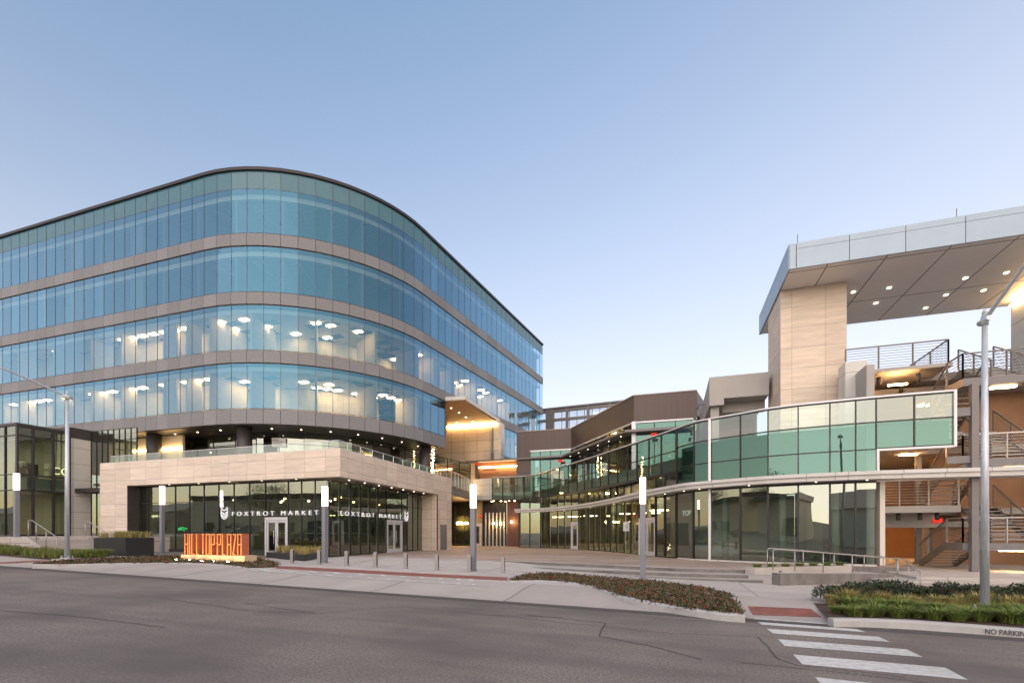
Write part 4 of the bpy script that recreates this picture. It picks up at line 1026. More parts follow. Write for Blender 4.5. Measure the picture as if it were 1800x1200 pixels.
# concrete parapet block left of the tower
c1 = V2((1247-CX)/F*27.96, 27.96); c2 = V2(14.35,27.0)
mb = MB(); mb.prism([c1, c2, c2+V*2, c1+V*2], 9.75, 11.02); mb.prism([c1, c1+E*.78, c1+E*.78+V*2, c1+V*2], 9.38, 9.748); mb.prism([c1+V*2.02, c2+V*2.02, c2+V*20, c1+V*20], 9.5, 11.0)
mb.build('parapet_block', M['paint_concrete'], gb)
mb = MB(); mb.prism([c1+V*.4+E*.1, c1+V*.4+E*.55, c1+V*.9+E*.55, c1+V*.9+E*.1], 6.1, 9.38); mb.wall(c1+E*.3+V*4, c2+V*4, 6.1, 9.5, .2); mb.prism([c1+V*1.2+E*.8, c2+V*1.2, c2+V*1.8, c1+V*1.8+E*.8], 9.2, 9.74)
mb.build('corner_pier', M['paint_concrete'], gb)
mb = MB(); mb.wall(c1+E*.6+V*3.7, c2+V*3.7+U*.2, 6.1, 9.2, .1); mb.build('timber_wall', M['wood'], gb)
for k in range(5):
    a = c1+V*(3+k*3.2)-E*.0; mb = MB(); mb.bar((a.x,a.y,10.2),(a.x-.5,a.y+.1,10.25),.05); mb.box((a.x-.5,a.y+.1,10.1), (.16,.16,.3)); mb.build('wall_lamp', M['grey_steel'], gb)
# decks
gl = V2(15.95,21.3)                         # left front corner at the end of the shop glass
def gp_(e, v): return gl+E*e+V*v
mb = MB(); mb.prism([gp_(.1,-3.6), gp_(14,-3.6), gp_(14,18), gp_(.1,18)], .1, .42); mb.build('ground_slab', M['walk'], gb)
mb = MB(); mb.wall(gp_(0,13), gp_(14,13), .42, 9.5, .3); mb.build('back_wall', M['garage_wall'], gb)
mb = MB(); mb.wall(gp_(-.1,.1), gp_(-.1,13), .42, 9.5, .3); mb.build('side_wall', M['paint_concrete'], gb)
mb = MB(); mb.prism([gp_(.12,1.0), gp_(3.55,1.0), gp_(3.55,4.6), gp_(14,4.6), gp_(14,12.9), gp_(.12,12.9)], 2.95, 3.25); mb.wall(gp_(.12,3.2), gp_(3.6,3.2), 2.3, 2.95, .4); mb.build('deck_slab', M['paint_concrete'], gb)
mb = MB(); mb.prism([gp_(.12,.3), gp_(3.3,.3), gp_(3.3,4.6), gp_(14,4.6), gp_(14,12.9), gp_(.12,12.9)], 6.05, 6.35); mb.build('deck_slab', M['paint_concrete'], gb)
mb = MB(); mb.prism([gp_(.12,4.6), gp_(14,4.6), gp_(14,12.9), gp_(.12,12.9)], 9.15, 9.45); mb.build('deck_slab', M['paint_concrete'], gb)
s0 = V2((1484-CX)/F*23.4, 23.4); s1 = hit(1675, s0, E)
mb = MB(); mb.prism([s0, s1, s1+V*5.2, s0+V*5.2], zat(659.5, s0.y)+.02, zat(643, s0.y)+.12 if False else 9.83); mb.build('roof_slab', M['paint_concrete'], gb)
mb = MB(); a = hit(1486, s0-V*.6, E); b = hit(1524, s0-V*.6, E); mb.prism([a, b, b+V*1.0, a+V*1.0], 6.3, zat(636, a.y)); mb.build('white_column', M['pale_panel'], gb)
mb = MB()
for px, py in ((1545,668),(1614,661),(1584,680)):
    Y = (9.45-CAMZ)*F/(HY-py+1); p = P(px, py, min(Y, 26.5)); mb = MB(); mb.cyl(p.x, p.y, 9.15, 9.56, .09, 10); mb.build('can_light', M['dark_metal'], gb)
for px in (1552, 1579, 1617, 1647):
    p = hit(px, gp_(0,1.6), E); mb = MB(); mb.cyl(p.x, p.y, 2.62, 2.95, .085, 10); mb.build('can_light', M['dark_metal'], gb)
mb = MB(); p = hit(1629, gp_(0,6), E); mb.prism([p, p+E*.75, p+E*.75+V*.9, p+V*.9], .42, 2.95); mb.prism([p+E*5, p+E*5.75, p+E*5.75+V*.9, p+E*5+V*.9], .42, 2.95); mb.build('garage_column', M['paint_concrete'], gb)
mb = MB(); a = hit(1578, gp_(0,5.4), E); mb.wall(a, a+E*3.4, 2.35, 2.62, .1); mb.build('clearance_beam', M['pale_panel'], gb)
text_mesh('North Access Exit', .2, .004, 'beam_lettering', M['ink'], gb, frame_mat((a.x+E.x*.25-V.x*.06, a.y+E.y*.25-V.y*.06, 2.41), E))
p = hit(1645, gp_(0,3.0), E); mb = MB(); mb.box((p.x,p.y-.1,2.62), (.36,.06,.2), -.3); mb.build('exit_sign', M['exit'], gb)
mb = MB()
for e, v, z in ((1.5,2.2,6.02),(3.0,4.5,6.02),(2.2,8.0,6.02),(1.4,7,2.92),(3.4,10,2.92),(6,9,2.92),(5.5,6.5,6.02),(1.8,2.5,9.12),(5,7.5,9.12)):
    p = gp_(e, v); mb.box((p.x,p.y,z), (.75,.11,.06), math.atan2(E.y,E.x))
mb.build('tube_light', emit('tube_light', (1,.50,.18), 22), gb)
def cable_rail(parent, pts, h, n=7, name='cable_rail', mt='grey_steel', post=1.3, r=.012):
    mb = MB(); pts = [Vector(p) for p in pts]
    for a, b in zip(pts[:-1], pts[1:]):
        L = (b-a).length; k = max(1, round(L/post))
        for i in range(k+1): q = a.lerp(b, i/k); mb.bar(q, q+Vector((0,0,h)), .05)
        mb.bar(a+Vector((0,0,h)), b+Vector((0,0,h)), .055)
        for j in range(1, n+1): z = h*j/(n+1); mb.tube([a+Vector((0,0,z)), b+Vector((0,0,z))], r, 4, cap=False)
    return mb.build(name, M[mt], parent)
Z3 = lambda p, z: (p[0], p[1], z)
cable_rail(gb, [Z3(s0+E*.1+V*.15, 9.83), Z3(s1-E*.1+V*.15, 9.83), Z3(s1-E*.1+V*5, 9.83)], 1.1, 8, post=1.5)
cable_rail(gb, [Z3(gp_(.25,1.08), 3.25), Z3(gp_(3.5,1.08), 3.25)], 1.15, 8, mt='steel', post=1.2, r=.016)
# ------------------------------------------------------------------ steel stair
st = thing('steel_stair', 'open riser grey steel switchback stair with cable rails beside the garage', 'stair', (18,20,.42))
O = V2(19.35,21.5)
def sp(e, v): return O+E*e+V*v
def flight(e0, v0, v1, z0, z1, w_=1.35, n=9, parent=st):
    mb = MB()
    for e in (e0, e0+w_):
        a, b = sp(e, v0), sp(e, v1); mb.bar((a.x,a.y,z0+.05),(b.x,b.y,z1-.05),.06,.3)
    mb.build('stringer', M['grey_steel'], parent)
    mb = MB()
    for k in range(n):
        t = (k+.5)/n; v = v0+(v1-v0)*t; z = z0+(z1-z0)*(k+1)/n; d_ = abs(v1-v0)/n*1.15
        q = [sp(e0+.04, v-d_/2), sp(e0+w_-.04, v-d_/2), sp(e0+w_-.04, v+d_/2), sp(e0+.04, v+d_/2)]
        mb.prism(q, z-.05, z)
    mb.build('treads', M['paint_concrete'], parent)
    for e in (e0, e0+w_):
        a, b = sp(e, v0), sp(e, v1); cable_rail(parent, [Z3(a, z0+.1), Z3(b, z1+.1)], .95, 7, 'stair_rail', post=1.6)
def landing(e0, e1, v0, v1, z, parent=st):
    mb = MB(); mb.prism([sp(e0,v0), sp(e1,v0), sp(e1,v1), sp(e0,v1)], z-.32, z); mb.build('landing', M['grey_steel'], parent)
RN = 2.5
for e_, za_, zb_ in ((0,.42,1.62),(1.55,1.62,3.25),(0,3.25,5.1),(1.55,5.1,6.8),(0,6.8,8.5),(1.55,8.5,9.83)):
    flight(e_, RN if e_ == 0 else 0, 0 if e_ == 0 else RN, za_, zb_)
for z in (1.62, 5.1, 8.5):
    landing(-.05, 6.0, -1.3, 0, z); cable_rail(st, [Z3(sp(-.02,0), z), Z3(sp(-.02,-1.25), z), Z3(sp(5.8,-1.25), z)], 1.05, 7, 'landing_rail', 'steel' if z < 7 else 'grey_steel', 1.5, .014)
for z in (3.25, 6.8, 9.83): landing(0, 3.2, RN, 4.0, z)
mb = MB()
for e, v in ((.27,-1.42),(.62,4.2)): p = sp(e, v); mb = MB(); mb.box((p.x,p.y,4.2), (.24,.24,8.0), math.atan2(E.y,E.x)); mb.build('steel_column', M['grey_steel'], st)
mb = MB(); mb.wall(sp(-.6,-1.30), sp(.15,-1.38), 6.9, 7.25, .2); mb.build('cross_beam', M['grey_steel'], st); mb = MB(); mb.wall(sp(-.6,-1.30), sp(.15,-1.36), 4.95, 5.25, .16); mb.build('cross_beam', M['grey_steel'], st)
for z, e in ((8.1,1.6),(4.7,2.0),(1.24,1.9)): p = sp(e, -.7); mb = MB(); mb.box((p.x,p.y,z+.07), (.8,.2,.08), math.atan2(E.y,E.x)); mb.build('stair_lamp', emit('stair_lamp', (1,.70,.36), 9), st)
mb = MB(); mb.wall(sp(1.4,4.8), sp(8,4.8), .42, 9.4, .2); mb.build('rear_wall', M['garage_wall'], st)
# ------------------------------------------------------------------ ramp wall, planting and rails at the right
rw = thing('ramp_wall', 'low stained concrete ramp wall below the curved shopfront', 'low wall', (11,18,.2))
a, b = GP(1372,1029), GP(1572,1024)
za = zat(1007, a.y); zb = zat(1008, b.y)
mb = MB(); d = V2(b.x-a.x, b.y-a.y).normalized(); r = V2(-d.y, d.x)
q = [V2(a.x,a.y), V2(b.x,b.y), V2(b.x,b.y)+r*.35, V2(a.x,a.y)+r*.35]
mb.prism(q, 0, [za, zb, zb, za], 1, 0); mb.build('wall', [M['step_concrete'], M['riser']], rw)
mb = MB(); mb.prism([q[3]+r*.02, q[2]+r*.02, q[2]+r*1.6, q[3]+r*2.0], 0, .45); mb.build('ramp', M['walk'], rw)
pl_ = MB(); p0, p1 = q[3]+r*1.4+d*.4, q[2]+r*1.1-d*.6
pl_.wall(p0, p1, .4, .72, .5); pl_.build('planter_curb', M['step_concrete'], rw)
def rail_pts(px_list, base, top, r=.022):
    pass
def handrail(name, label, tops, bases, r=.022):
    t = thing(name, label, 'handrail', tuple(bases[0]))
    mb = MB(); mb.tube(tops, r, 8); mb.build('rail', M['steel'], t)
    for b, tp in bases_t(bases, tops): mb = MB(); mb.tube([b, tp], r*.9, 8); mb.build('post', M['steel'], t)
def bases_t(bases, tops):
    out = []
    for b in bases:
        best = None
        for p, q in zip(tops[:-1], tops[1:]):
            d = V2(q.x-p.x, q.y-p.y); L = d.length
            if L < 1e-6: t = 0
            else: t = max(0, min(1, (V2(b.x-p.x, b.y-p.y)).dot(d)/(L*L)))
            c = p.lerp(q, t); e = (V2(c.x-b.x, c.y-b.y)).length
            if best is None or e < best[0]-1e-6: best = (e, c)
        out.append((b, Vector((b.x, b.y, best[1].z))))
    return out
Yw = lambda t: a.y+r.y*.17+(b.y-a.y)*t
def onwall(px, py):
    p = hit(px, V2(a.x,a.y)+r*.17, d); return Vector((p.x, p.y, zat(py, p.y)))
tp = [onwall(1359,966), onwall(1366,964.8), onwall(1450,971), onwall(1552,979.5), onwall(1574,981), onwall(1577,984)]
handrail('ramp_handrail', 'long sloping steel handrail along the top of the low ramp wall', tp, [onwall(x, y) for x, y in ((1359,1002),(1397,1003.5),(1447,1005.5),(1498,1006.5),(1553,1007.5),(1577,1020))])
def onback(px, py):
    p = hit(px, V2(a.x,a.y)+r*1.5, d); return Vector((p.x, p.y, zat(py, p.y)))
tp = [onback(1349,966), onback(1352,963), onback(1412,967), onback(1466,972), onback(1520,976), onback(1552,978)]
handrail('ramp_handrail', 'shorter steel handrail on the shopfront side of the ramp, behind the low wall rail', tp, [onback(x, y) for x, y in ((1349,998),(1412,1000),(1466,1001),(1519,1002))])
h0, h1 = GP(1579,1021), GP(1618,1034)
tp = [Vector((h0.x,h0.y,zat(981,h0.y))), Vector((h0.x,h0.y,zat(981,h0.y)))+Vector((.18,-.05,0)), Vector((h1.x,h1.y,zat(1006,h1.y)))]
hm = Vector(((h0.x+h1.x)/2, (h0.y+h1.y)/2, (h0.z+h1.z)/2))
handrail('step_handrail', 'short steel handrail dropping steeply at the right end of the ramp wall', tp, [h0, hm, h1])
for z_, (x0, y0, x1, y1) in ((.33,(1545,1019,1850,1022)),(.24,(1545,1026,1850,1030))):
    aa, bb2 = P(x0, y0, (CAMZ-z_)*F/(y0-HY)), P(x1, y1, (CAMZ-z_)*F/(y1-HY)); mb = MB(); mb.prism([V2(aa.x,aa.y), V2(bb2.x,bb2.y), V2(bb2.x+1,bb2.y+4), V2(aa.x+1,aa.y+4)], -.2, z_); struct(mb.build('plaza_step', M['step_concrete']))
# ================================================================== STREET FURNITURE
def column(px, py, ptop, frac, label):
    b = GP(px, py) if px > 60 else P(px, py, 27.6); h = (py-ptop)*b.y/F
    t = thing('light_column', label, 'light column', tuple(b), 'square light columns along the plaza edge')
    s_ = .20; rot = math.atan2(E.y, E.x)
    mb = MB(); mb.box((b.x,b.y,b.z+h*(1-frac)/2), (s_,s_,h*(1-frac)), rot); mb.build('post', M['col_metal'], t)
    mb = MB(); mb.box((b.x,b.y,b.z+h*(1-frac/2)), (s_*.98,s_*.98,h*frac), rot); mb.build('lit_head', M['lamp_white'], t)
    mb = MB(); mb.box((b.x,b.y,b.z+.012), (s_*1.5,s_*1.5,.025), rot); mb.build('base_plate', M['col_metal'], t)
column(29, 943, 832, .26, 'square light column beside the glass pavilion at the top of the short stair')
column(285, 976, 854, .265, 'square light column in front of the dark reveal left of the orange plaza sign')
column(571, 989, 855, .255, 'square light column before the glass corner of the travertine shop')
column(832, 1003, 852, .265, 'square light column among the bollards in front of the passage')
column(1130, 1018, 839, .257, 'tallest looking light column, behind the red flowered kerb bed')
labs = ['leftmost bollard of the row, in front of the glass door', 'second bollard from the left, before the grass planter', 'third bollard from the left, right of the shop corner light column',
        'fourth bollard from the left, in front of the plaza edge wall', 'fifth bollard from the left, in front of the right shop door', 'sixth bollard from the left, in front of the service door',
        'bollard standing against the light column before the passage', 'rightmost bollard of the row, next to the kerb bed']
bpx = [(513.6,989.7),(561.4,992),(609.5,994.4),(660,996.7),(713,999.2),(767.8,1002.2),(825,1004.5),(884,1007)]
proto = None
rot = math.atan2(E.y, E.x)
for (px, py), lab in zip(bpx, labs):
    b = GP(px, py)
    if proto is None:
        proto = thing('bollard', 'silver bollard: '+lab, 'bollard', (0,0,0), 'silver bollards along the flush crossing')
        mb = MB(); mb.hexa([(-.075,-.065,0),(.075,-.065,0),(.075,.065,0),(-.075,.065,0),(-.075,-.065,.68),(.075,-.065,.68),(.075,.065,.66),(-.075,.065,.66)]); mb.build('body', M['steel'], proto)
        mb = MB(); mb.box((.077,-.01,.36), (.012,.075,.52)); mb.build('dark_slot', M['black_planter'], proto)
        mb = MB(); mb.box((0,0,.01), (.19,.17,.02)); mb.build('base_plate', M['steel'], proto)
        proto.location = b; proto.rotation_euler = (0,0,-.18)
    else: dup(proto, b, -.18, 'silver bollard: '+lab)
def street_lamp(base, h, r0, r1, adir, alen, rise, label, head, plinth):
    t = thing('street_lamp', label, 'street lamp', tuple(base), 'galvanised street lamps')
    b = Vector(base)
    mb = MB(); mb.tube([b+Vector((0,0,.02)), b+Vector((0,0,h))], [r0, r1], 20); mb.cyl(b.x, b.y, b.z+h, b.z+h+.08, r1*1.05, 14, 0, r1*.5); mb.build('pole', M['galv'], t)
    mb = MB(); mb.box((b.x,b.y,b.z+.025), (r0*3.4,r0*3.4,.05), .2)
    for k in range(4): aa = .98+k*math.pi/2; mb.cyl(b.x+r0*1.9*math.cos(aa), b.y+r0*1.9*math.sin(aa), b.z+.05, b.z+.13, .025, 8)
    mb.build('base_flange', M['galv'], t)
    if plinth: mb = MB(); mb.box((b.x,b.y,b.z-.08), (.75,.75,.2), .2); mb.build('footing', M['concrete'], t)
    ad = Vector((adir[0], adir[1], 0)); z0 = h-.18; pts = []
    for k in range(9):
        s_ = k/8; pts.append(b+ad*(alen*s_)+Vector((0,0,z0+rise*(math.sin(s_*math.pi/2)*.35+.65*s_ if s_ < .9 else .985))))
    mb = MB(); mb.tube(pts, [.045-.012*k/8 for k in range(9)], 10); mb.build('arm', M['galv'], t)
    mb = MB(); mb.cyl(b.x, b.y, b.z+z0-.12, b.z+z0+.1, r1*1.35, 14); q = b+Vector((0,0,z0)); mb.tube([q-ad*.2, q+ad*.2], .07, 10); mb.build('arm_clamp', M['galv'], t)
    hd = pts[-1]; x = ad; y = Vector((-ad.y, ad.x, 0)); mb = MB()
    ring = []
    for s_, wd, hh in ((-.05,.05,.05),(.08,.13,.09),(.4,.17,.08),(.66,.15,.05),(.72,.08,.02)):
        c = hd+x*s_; ring.append([c+y*wd+Vector((0,0,-.03)), c+y*wd*.8+Vector((0,0,hh)), c-y*wd*.8+Vector((0,0,hh)), c-y*wd+Vector((0,0,-.03)), c+y*wd+Vector((0,0,-.03))])
    mb.sweep(ring); mb.poly(ring[0][:4]); mb.poly(ring[-1][:4])
    ho = mb.build('lamp_head', M['galv'], t); mb = MB(); c = hd+x*.36; mb.cyl(c.x, c.y, c.z+.09, c.z+.17, .04, 10); mb.build('photocell', M['black_planter'], ho)
bL = RP(118, 984, .16); street_lamp(bL+Vector((0,0,.06)), 7.45, .098, .06, -V, 2.5, .62, 'galvanised street lamp with a curved arm standing at the left kerb before the stair', True, True)
bR = RP(1731, 1072, .16); street_lamp(bR, 7.25, .092, .055, -V, 2.6, 1.0, 'thick galvanised street lamp pole rising from the grass bed at the right', True, False)
mb = MB(); 
# ------------------------------------------------------------------ plaza sign
sa = GP(318, 983.5); sb = GP(430, 989.5); sd_ = V2(sb.x-sa.x, sb.y-sa.y); SL = sd_.length; sd_.normalize(); sr = V2(-sd_.y, sd_.x)
sg_ = thing('plaza_sign', 'orange free standing HILLTOP PLAZA letters on a sandstone base in the flower bed', 'sign', tuple(sa))
zb0 = zat(974, sa.y); DPT = .42
mb = MB(); o = V2(sa.x, sa.y); mb.prism([o, o+sd_*SL, o+sd_*SL+sr*(DPT+.25), o+sr*(DPT+.25)], sa.z-.4, zb0); mb.build('stone_base', M['sand_stone'], sg_)
H = (974-937.5)*sa.y/F; x0 = .12; LW = SL-.34
G = {'H': [((0,0),(0,1)),((1,0),(1,1)),((0,.5),(1,.5))], 'I': [((.5,0),(.5,1))], 'L': [((0,0),(0,1)),((0,0),(1,0))], 'T': [((.5,0),(.5,1)),((0,1),(1,1))],
     'O': [((0,0),(0,1)),((1,0),(1,1)),((0,0),(1,0)),((0,1),(1,1))], 'P': [((0,0),(0,1)),((1,.5),(1,1)),((0,1),(1,1)),((0,.5),(1,.5))],
     'A': [((0,0),(0,1)),((1,0),(1,1)),((0,1),(1,1)),((0,.5),(1,.5))], 'Z': [((0,0),(1,1)),((0,1),(1,1)),((0,0),(1,0))]}
word = 'HILLTOP PLAZA'; wid = {'I': .45, ' ': .25}
tot = sum(wid.get(c, 1) for c in word); uw = LW/tot; xx = x0; tk = .062
for c in word:
    cw = wid.get(c, 1)*uw
    if c != ' ':
        mb = MB(); wl2 = cw*.64 if c != 'I' else 0
        for (ax, ay), (bx, by) in G[c]:
            X0, X1 = xx+ax*wl2*(1 if c != 'I' else 0), xx+bx*wl2*(1 if c != 'I' else 0); Z0, Z1 = zb0+ay*(H-tk)+tk/2, zb0+by*(H-tk)+tk/2
            for f0, f1, gg, mi in ((.10, .125, 0, 0), (.126, .1+DPT, .006, 1)):     # one paint: light put into the face colour, shade into the returns
                if ax == bx:
                    q = o+sd_*(X0-tk/2+gg); e = o+sd_*(X0+tk/2-gg); mb.prism([q+sr*f0, e+sr*f0, e+sr*f1, q+sr*f1], Z0-tk/2, Z1+tk/2, mi)
                elif ay == by:
                    q = o+sd_*(X0+tk/2); e = o+sd_*(X1-tk/2); mb.prism([q+sr*(f0+.003), e+sr*(f0+.003), e+sr*(f1-.003), q+sr*(f1-.003)], Z0-tk/2+gg, Z0+tk/2-gg, mi)
                else:
                    k_ = tk*.62-gg; P4 = [(X0-k_+.02,Z0),(X0+k_+.02,Z0),(X1+k_-.02,Z1),(X1-k_-.02,Z1)]
                    mb.hexa([((o+sd_*px_+sr*(f0+.006)).x, (o+sd_*px_+sr*(f0+.006)).y, z_) for px_, z_ in P4]+[((o+sd_*px_+sr*(f1-.006)).x, (o+sd_*px_+sr*(f1-.006)).y, z_) for px_, z_ in P4], mi)
        mb.build('letter', [M['orange_lit_face'], M['orange']], sg_)
    xx += cw
for k in range(5):                         # uplights in the bed that wash the front of the sign
    q = o+sd_*(SL*(k+.5)/5)-sr*.55; z_ = GP(318+112*(k+.5)/5, 990).z+.06
    mb = MB(); mb.box((q.x,q.y,z_), (.16,.09,.07), math.atan2(sd_.y,sd_.x)); fx = mb.build('uplight', M['dark_metal'], sg_)
    mb = MB(); c = [(q+sd_*dx+sr*dy) for dx, dy in ((-.07,.03),(.07,.03),(.07,.07),(-.07,.07))]
    mb.poly([(c[0].x,c[0].y,z_+.05),(c[1].x,c[1].y,z_+.05),(c[2].x,c[2].y,z_),(c[3].x,c[3].y,z_)]); mb.build('lens', emit('uplight_lens', (1,.66,.30), 45) if k == 0 else bpy.data.materials['uplight_lens'], fx)
# ------------------------------------------------------------------ planters by the shop
def tuft_mesh(h, spread, n, rr, rnd, dry=.3):
    mb = MB()
    for k in range(n):
        aa = rnd.uniform(0, 6.283); r0 = rr*math.sqrt(rnd.random()); ln = rnd.uniform(.6,1)*h; le = rnd.uniform(.25,1)*spread; da = aa+rnd.uniform(-.5,.5)
        b = Vector((r0*math.cos(aa), r0*math.sin(aa), 0)); dx = Vector((math.cos(da), math.sin(da), 0)); sd2 = Vector((-dx.y, dx.x, 0))*.006*(1+h)
        m1 = b+dx*le*.35+Vector((0,0,ln*.6)); m2 = b+dx*le+Vector((0,0,ln*rnd.uniform(.75,1.0))); mi = 1 if rnd.random() < dry else 0
        mb.poly([b-sd2, b+sd2, m1+sd2*.8, m1-sd2*.8], mi); mb.poly([m1-sd2*.8, m1+sd2*.8, m2], mi)
    return mb
rg = random.Random(5)
tp_ = thing('grass_planter', 'low black planter of dry ornamental grass between shop door and bollards', 'planter', tuple(GP(470, 985)))
mb = MB(); c4 = [GP(468,979.5), GP(535,986), GP(577,977.5), GP(520,974)]; zt = .86; zz = min(p.z for p in c4)-.05
mb.prism([V2(p.x,p.y) for p in c4], zz, .90); mb.build('box', M['black_planter'], tp_)
mb = MB(); cc = sum((Vector((p.x,p.y,0)) for p in c4), Vector())/4
for k in range(34):
    u_, v_ = rg.random(), rg.random(); p = (c4[0]*(1-u_)+c4[1]*u_)*(1-v_)+(c4[3]*(1-u_)+c4[2]*u_)*v_; p = p.lerp(Vector((cc.x,cc.y,p.z)), .12); s_ = tuft_mesh(.55, .3, 34, .16, rg)
    for f_, mi in zip(s_.f, s_.m): mb.poly([Vector(s_.v[i])+Vector((p.x,p.y,.89)) for i in f_], mi)
mb.build('grass', [M['grass_dry'], M['grass_dry']], tp_, recalc=False)
tq = thing('grass_planter', 'tall black planter of grass against the travertine pier beside the stair', 'planter', (-22.5,27.2,.8))
pa0 = hit(178, V2(-22.2,26.2), E); pb0 = hit(220.5, V2(-22.2,26.2), E)
mb = MB(); zt = zat(944.5, pa0.y); mb.prism([pa0+U*.6, pb0, pb0+V*1.5, pa0+V*1.5+U*.6], .6, zt); mb.build('box', M['black_planter'], tq)
mb = MB()
for k in range(34):
    p = pa0+E*rg.uniform(-.4,(pb0-pa0).length-.1)+V*rg.uniform(.15,1.3); s_ = tuft_mesh(.5, .35, 34, .18, rg)
    for f_, mi in zip(s_.f, s_.m): mb.poly([Vector(s_.v[i])+Vector((p.x,p.y,zt-.02)) for i in f_], mi)
mb.build('grass', [M['grass_dry'], M['grass']], tq, recalc=False)
# ------------------------------------------------------------------ left stair with landing
A_ = V2(-25.56,25.5); NS = 6
zs = 1.8; rz = .155
mb = MB(); mb.prism([A_, A_+V*7.6, A_+V*16+U*1, A_+V*16+U*22, A_+U*22], .2, zs); struct(mb.build('stair_landing', M['walk']))
for k in range(NS):
    mb = MB(); z = zs-rz*(k+1); mb.prism([A_+E*.34*k, A_+E*.34*(k+1), A_+E*.34*(k+1)+V*2.9, A_+E*.34*k+V*2.9], .2, z); struct(mb.build('stair_step', M['step_concrete']))
mb = MB(); q0, q1 = A_-V*.3, A_+E*2.1-V*.3
mb.hexa([Z3(q0,.2), Z3(q1,.2), Z3(q1+V*.28,.2), Z3(q0+V*.28,.2), Z3(q0,zs+.03), Z3(q1,.95), Z3(q1+V*.28,.95), Z3(q0+V*.28,zs+.03)]); struct(mb.build('stair_cheek', M['walk']))
def srail(v, label):
    z0 = zs; a = A_+V*v; n = [Vector(Z3(a+U*.15, zs+.9)), Vector(Z3(a+E*.15, zs+.9)), Vector(Z3(a+E*2.15, zs-rz*NS+.95))]
    bs = [Vector(Z3(a+U*.15, zs)), Vector(Z3(a+E*.5, zs-rz*1.2)), Vector(Z3(a+E*1.3, zs-rz*3.5)), Vector(Z3(a+E*2.15, zs-rz*NS))]
    handrail('stair_handrail', label, n, bs)
srail(.12, 'nearer steel handrail down the left stair, beside the hedge'); srail(2.75, 'farther steel handrail down the left stair, beside the black planter')
# ------------------------------------------------------------------ kerb beds
def bed(name, top_px, kerb_px, off=.16):
    kp = [RP(x, y, off) for x, y in kerb_px]; tpx = [RP(x, y, off) for x, y in top_px]
    mb = MB(); mb.poly([p-Vector((0,0,.02)) for p in tpx+kp]); struct(mb.build(name, M['soil']))
    rows = []
    for i, p in enumerate(kp):
        a_, b_ = kp[max(i-1,0)], kp[min(i+1,len(kp)-1)]; t = V2(b_.x-a_.x, b_.y-a_.y).normalized(); nrm = V2(t.y, -t.x)
        if nrm.dot(-V) < 0: nrm = -nrm
        o_ = Vector((nrm.x, nrm.y, 0))
        rows.append([p-o_*.14+Vector((0,0,-.3)), p-o_*.14+Vector((0,0,.012)), p+o_*.01+Vector((0,0,.012)), p+o_*.04+Vector((0,0,-.03)), p+o_*.055+Vector((0,0,-.3))])
    mb = MB(); mb.sweep(rows); mb.poly(rows[0]); mb.poly(rows[-1]); struct(mb.build('kerb', M['kerb']))
    return tpx, kp
def smooth_px(pts, n=5): return [tuple(p) for p in catmull([V2(*p) for p in pts], n)]
k1 = smooth_px([(1310,1080.5),(1255,1075.5),(1180,1065),(1120,1054),(1070,1041),(1035,1029.5),(1000,1023.5),(960,1020.5),(930,1020),(895,1021)])
bed1 = bed('kerb_bed', [(895,1019),(918,1010.5),(955,1006.5),(1010,1009.5),(1080,1015.5),(1160,1022),(1240,1033),(1282,1043)], k1)
k2 = smooth_px([(486,997.5),(445,998.5),(415,995.5),(385,991.8),(330,989.2),(200,989.8),(110,991.5),(58,991.5)])
bed2 = bed('kerb_bed', [(58,990),(100,986.5),(140,983),(200,980.5),(262,978),(320,976.5),(440,977.5),(490,990)], k2)
k3 = [(1950,1117),(1800,1106),(1700,1098),(1600,1091),(1520,1088),(1463,1087.5)]
bed3 = bed('kerb_bed', [(1424,1053),(1440,1047),(1600,1037),(1800,1040),(1950,1043)], k3)
def point_in(poly, x, y):
    c = False; n = len(poly)
    for i in range(n):
        a_, b_ = poly[i], poly[i-1]
        if (a_.y > y) != (b_.y > y) and x < (b_.x-a_.x)*(y-a_.y)/(b_.y-a_.y)+a_.x: c = not c
    return c
def scatter(poly, n, rnd, margin=0):
    xs = [p.x for p in poly]; ys = [p.y for p in poly]; out = []
    while len(out) < n:
        x, y = rnd.uniform(min(xs), max(xs)), rnd.uniform(min(ys), max(ys))
        if point_in(poly, x, y): out.append((x, y))
    return out
def leaf(mb, p, s_, rnd, mi, tilt=1.0):
    a_ = rnd.uniform(0, 6.283); t = rnd.uniform(-.2,1.2)*tilt
    dx = Vector((math.cos(a_)*math.cos(t), math.sin(a_)*math.cos(t), math.sin(t))); sx = Vector((-math.sin(a_), math.cos(a_), rnd.uniform(-.4,.4)))
    mb.poly([p, p+dx*s_*.5+sx*s_*.28, p+dx*s_, p+dx*s_*.5-sx*s_*.28], mi)
def cover(polyb, n, dens_s, label, name='ground_cover'):
    rnd = random.Random(11); mb = MB()
    for x, y in scatter(polyb, n, rnd):
        if -16.9 < x < -13.0 and label.startswith('left') and False: continue
        z = road_z((x, y))+.14; k_ = rnd.random(); hgt = rnd.uniform(.01,.075)
        for _ in range(6):
            p = Vector((x+rnd.uniform(-.08,.08), y+rnd.uniform(-.08,.08), z+rnd.uniform(.0,hgt))); leaf(mb, p, rnd.uniform(.05,.1)*dens_s, rnd, 0 if k_ < .5 else 1)
        if rnd.random() < .04:
            for _ in range(3): leaf(mb, Vector((x+rnd.uniform(-.03,.03), y+rnd.uniform(-.03,.03), z+hgt+rnd.uniform(-.02,.04))), .055*dens_s, rnd, 2)
    o = mb.build(name, [M['cover_leaf'], M['cover_brown'], M['petal']], None, recalc=False); stuff(o); return tag(o, label, 'ground cover')
cover(bed1[0]+bed1[1], 3600, 1.0, 'low red flowered ground cover in the kerb bed before the plaza steps')
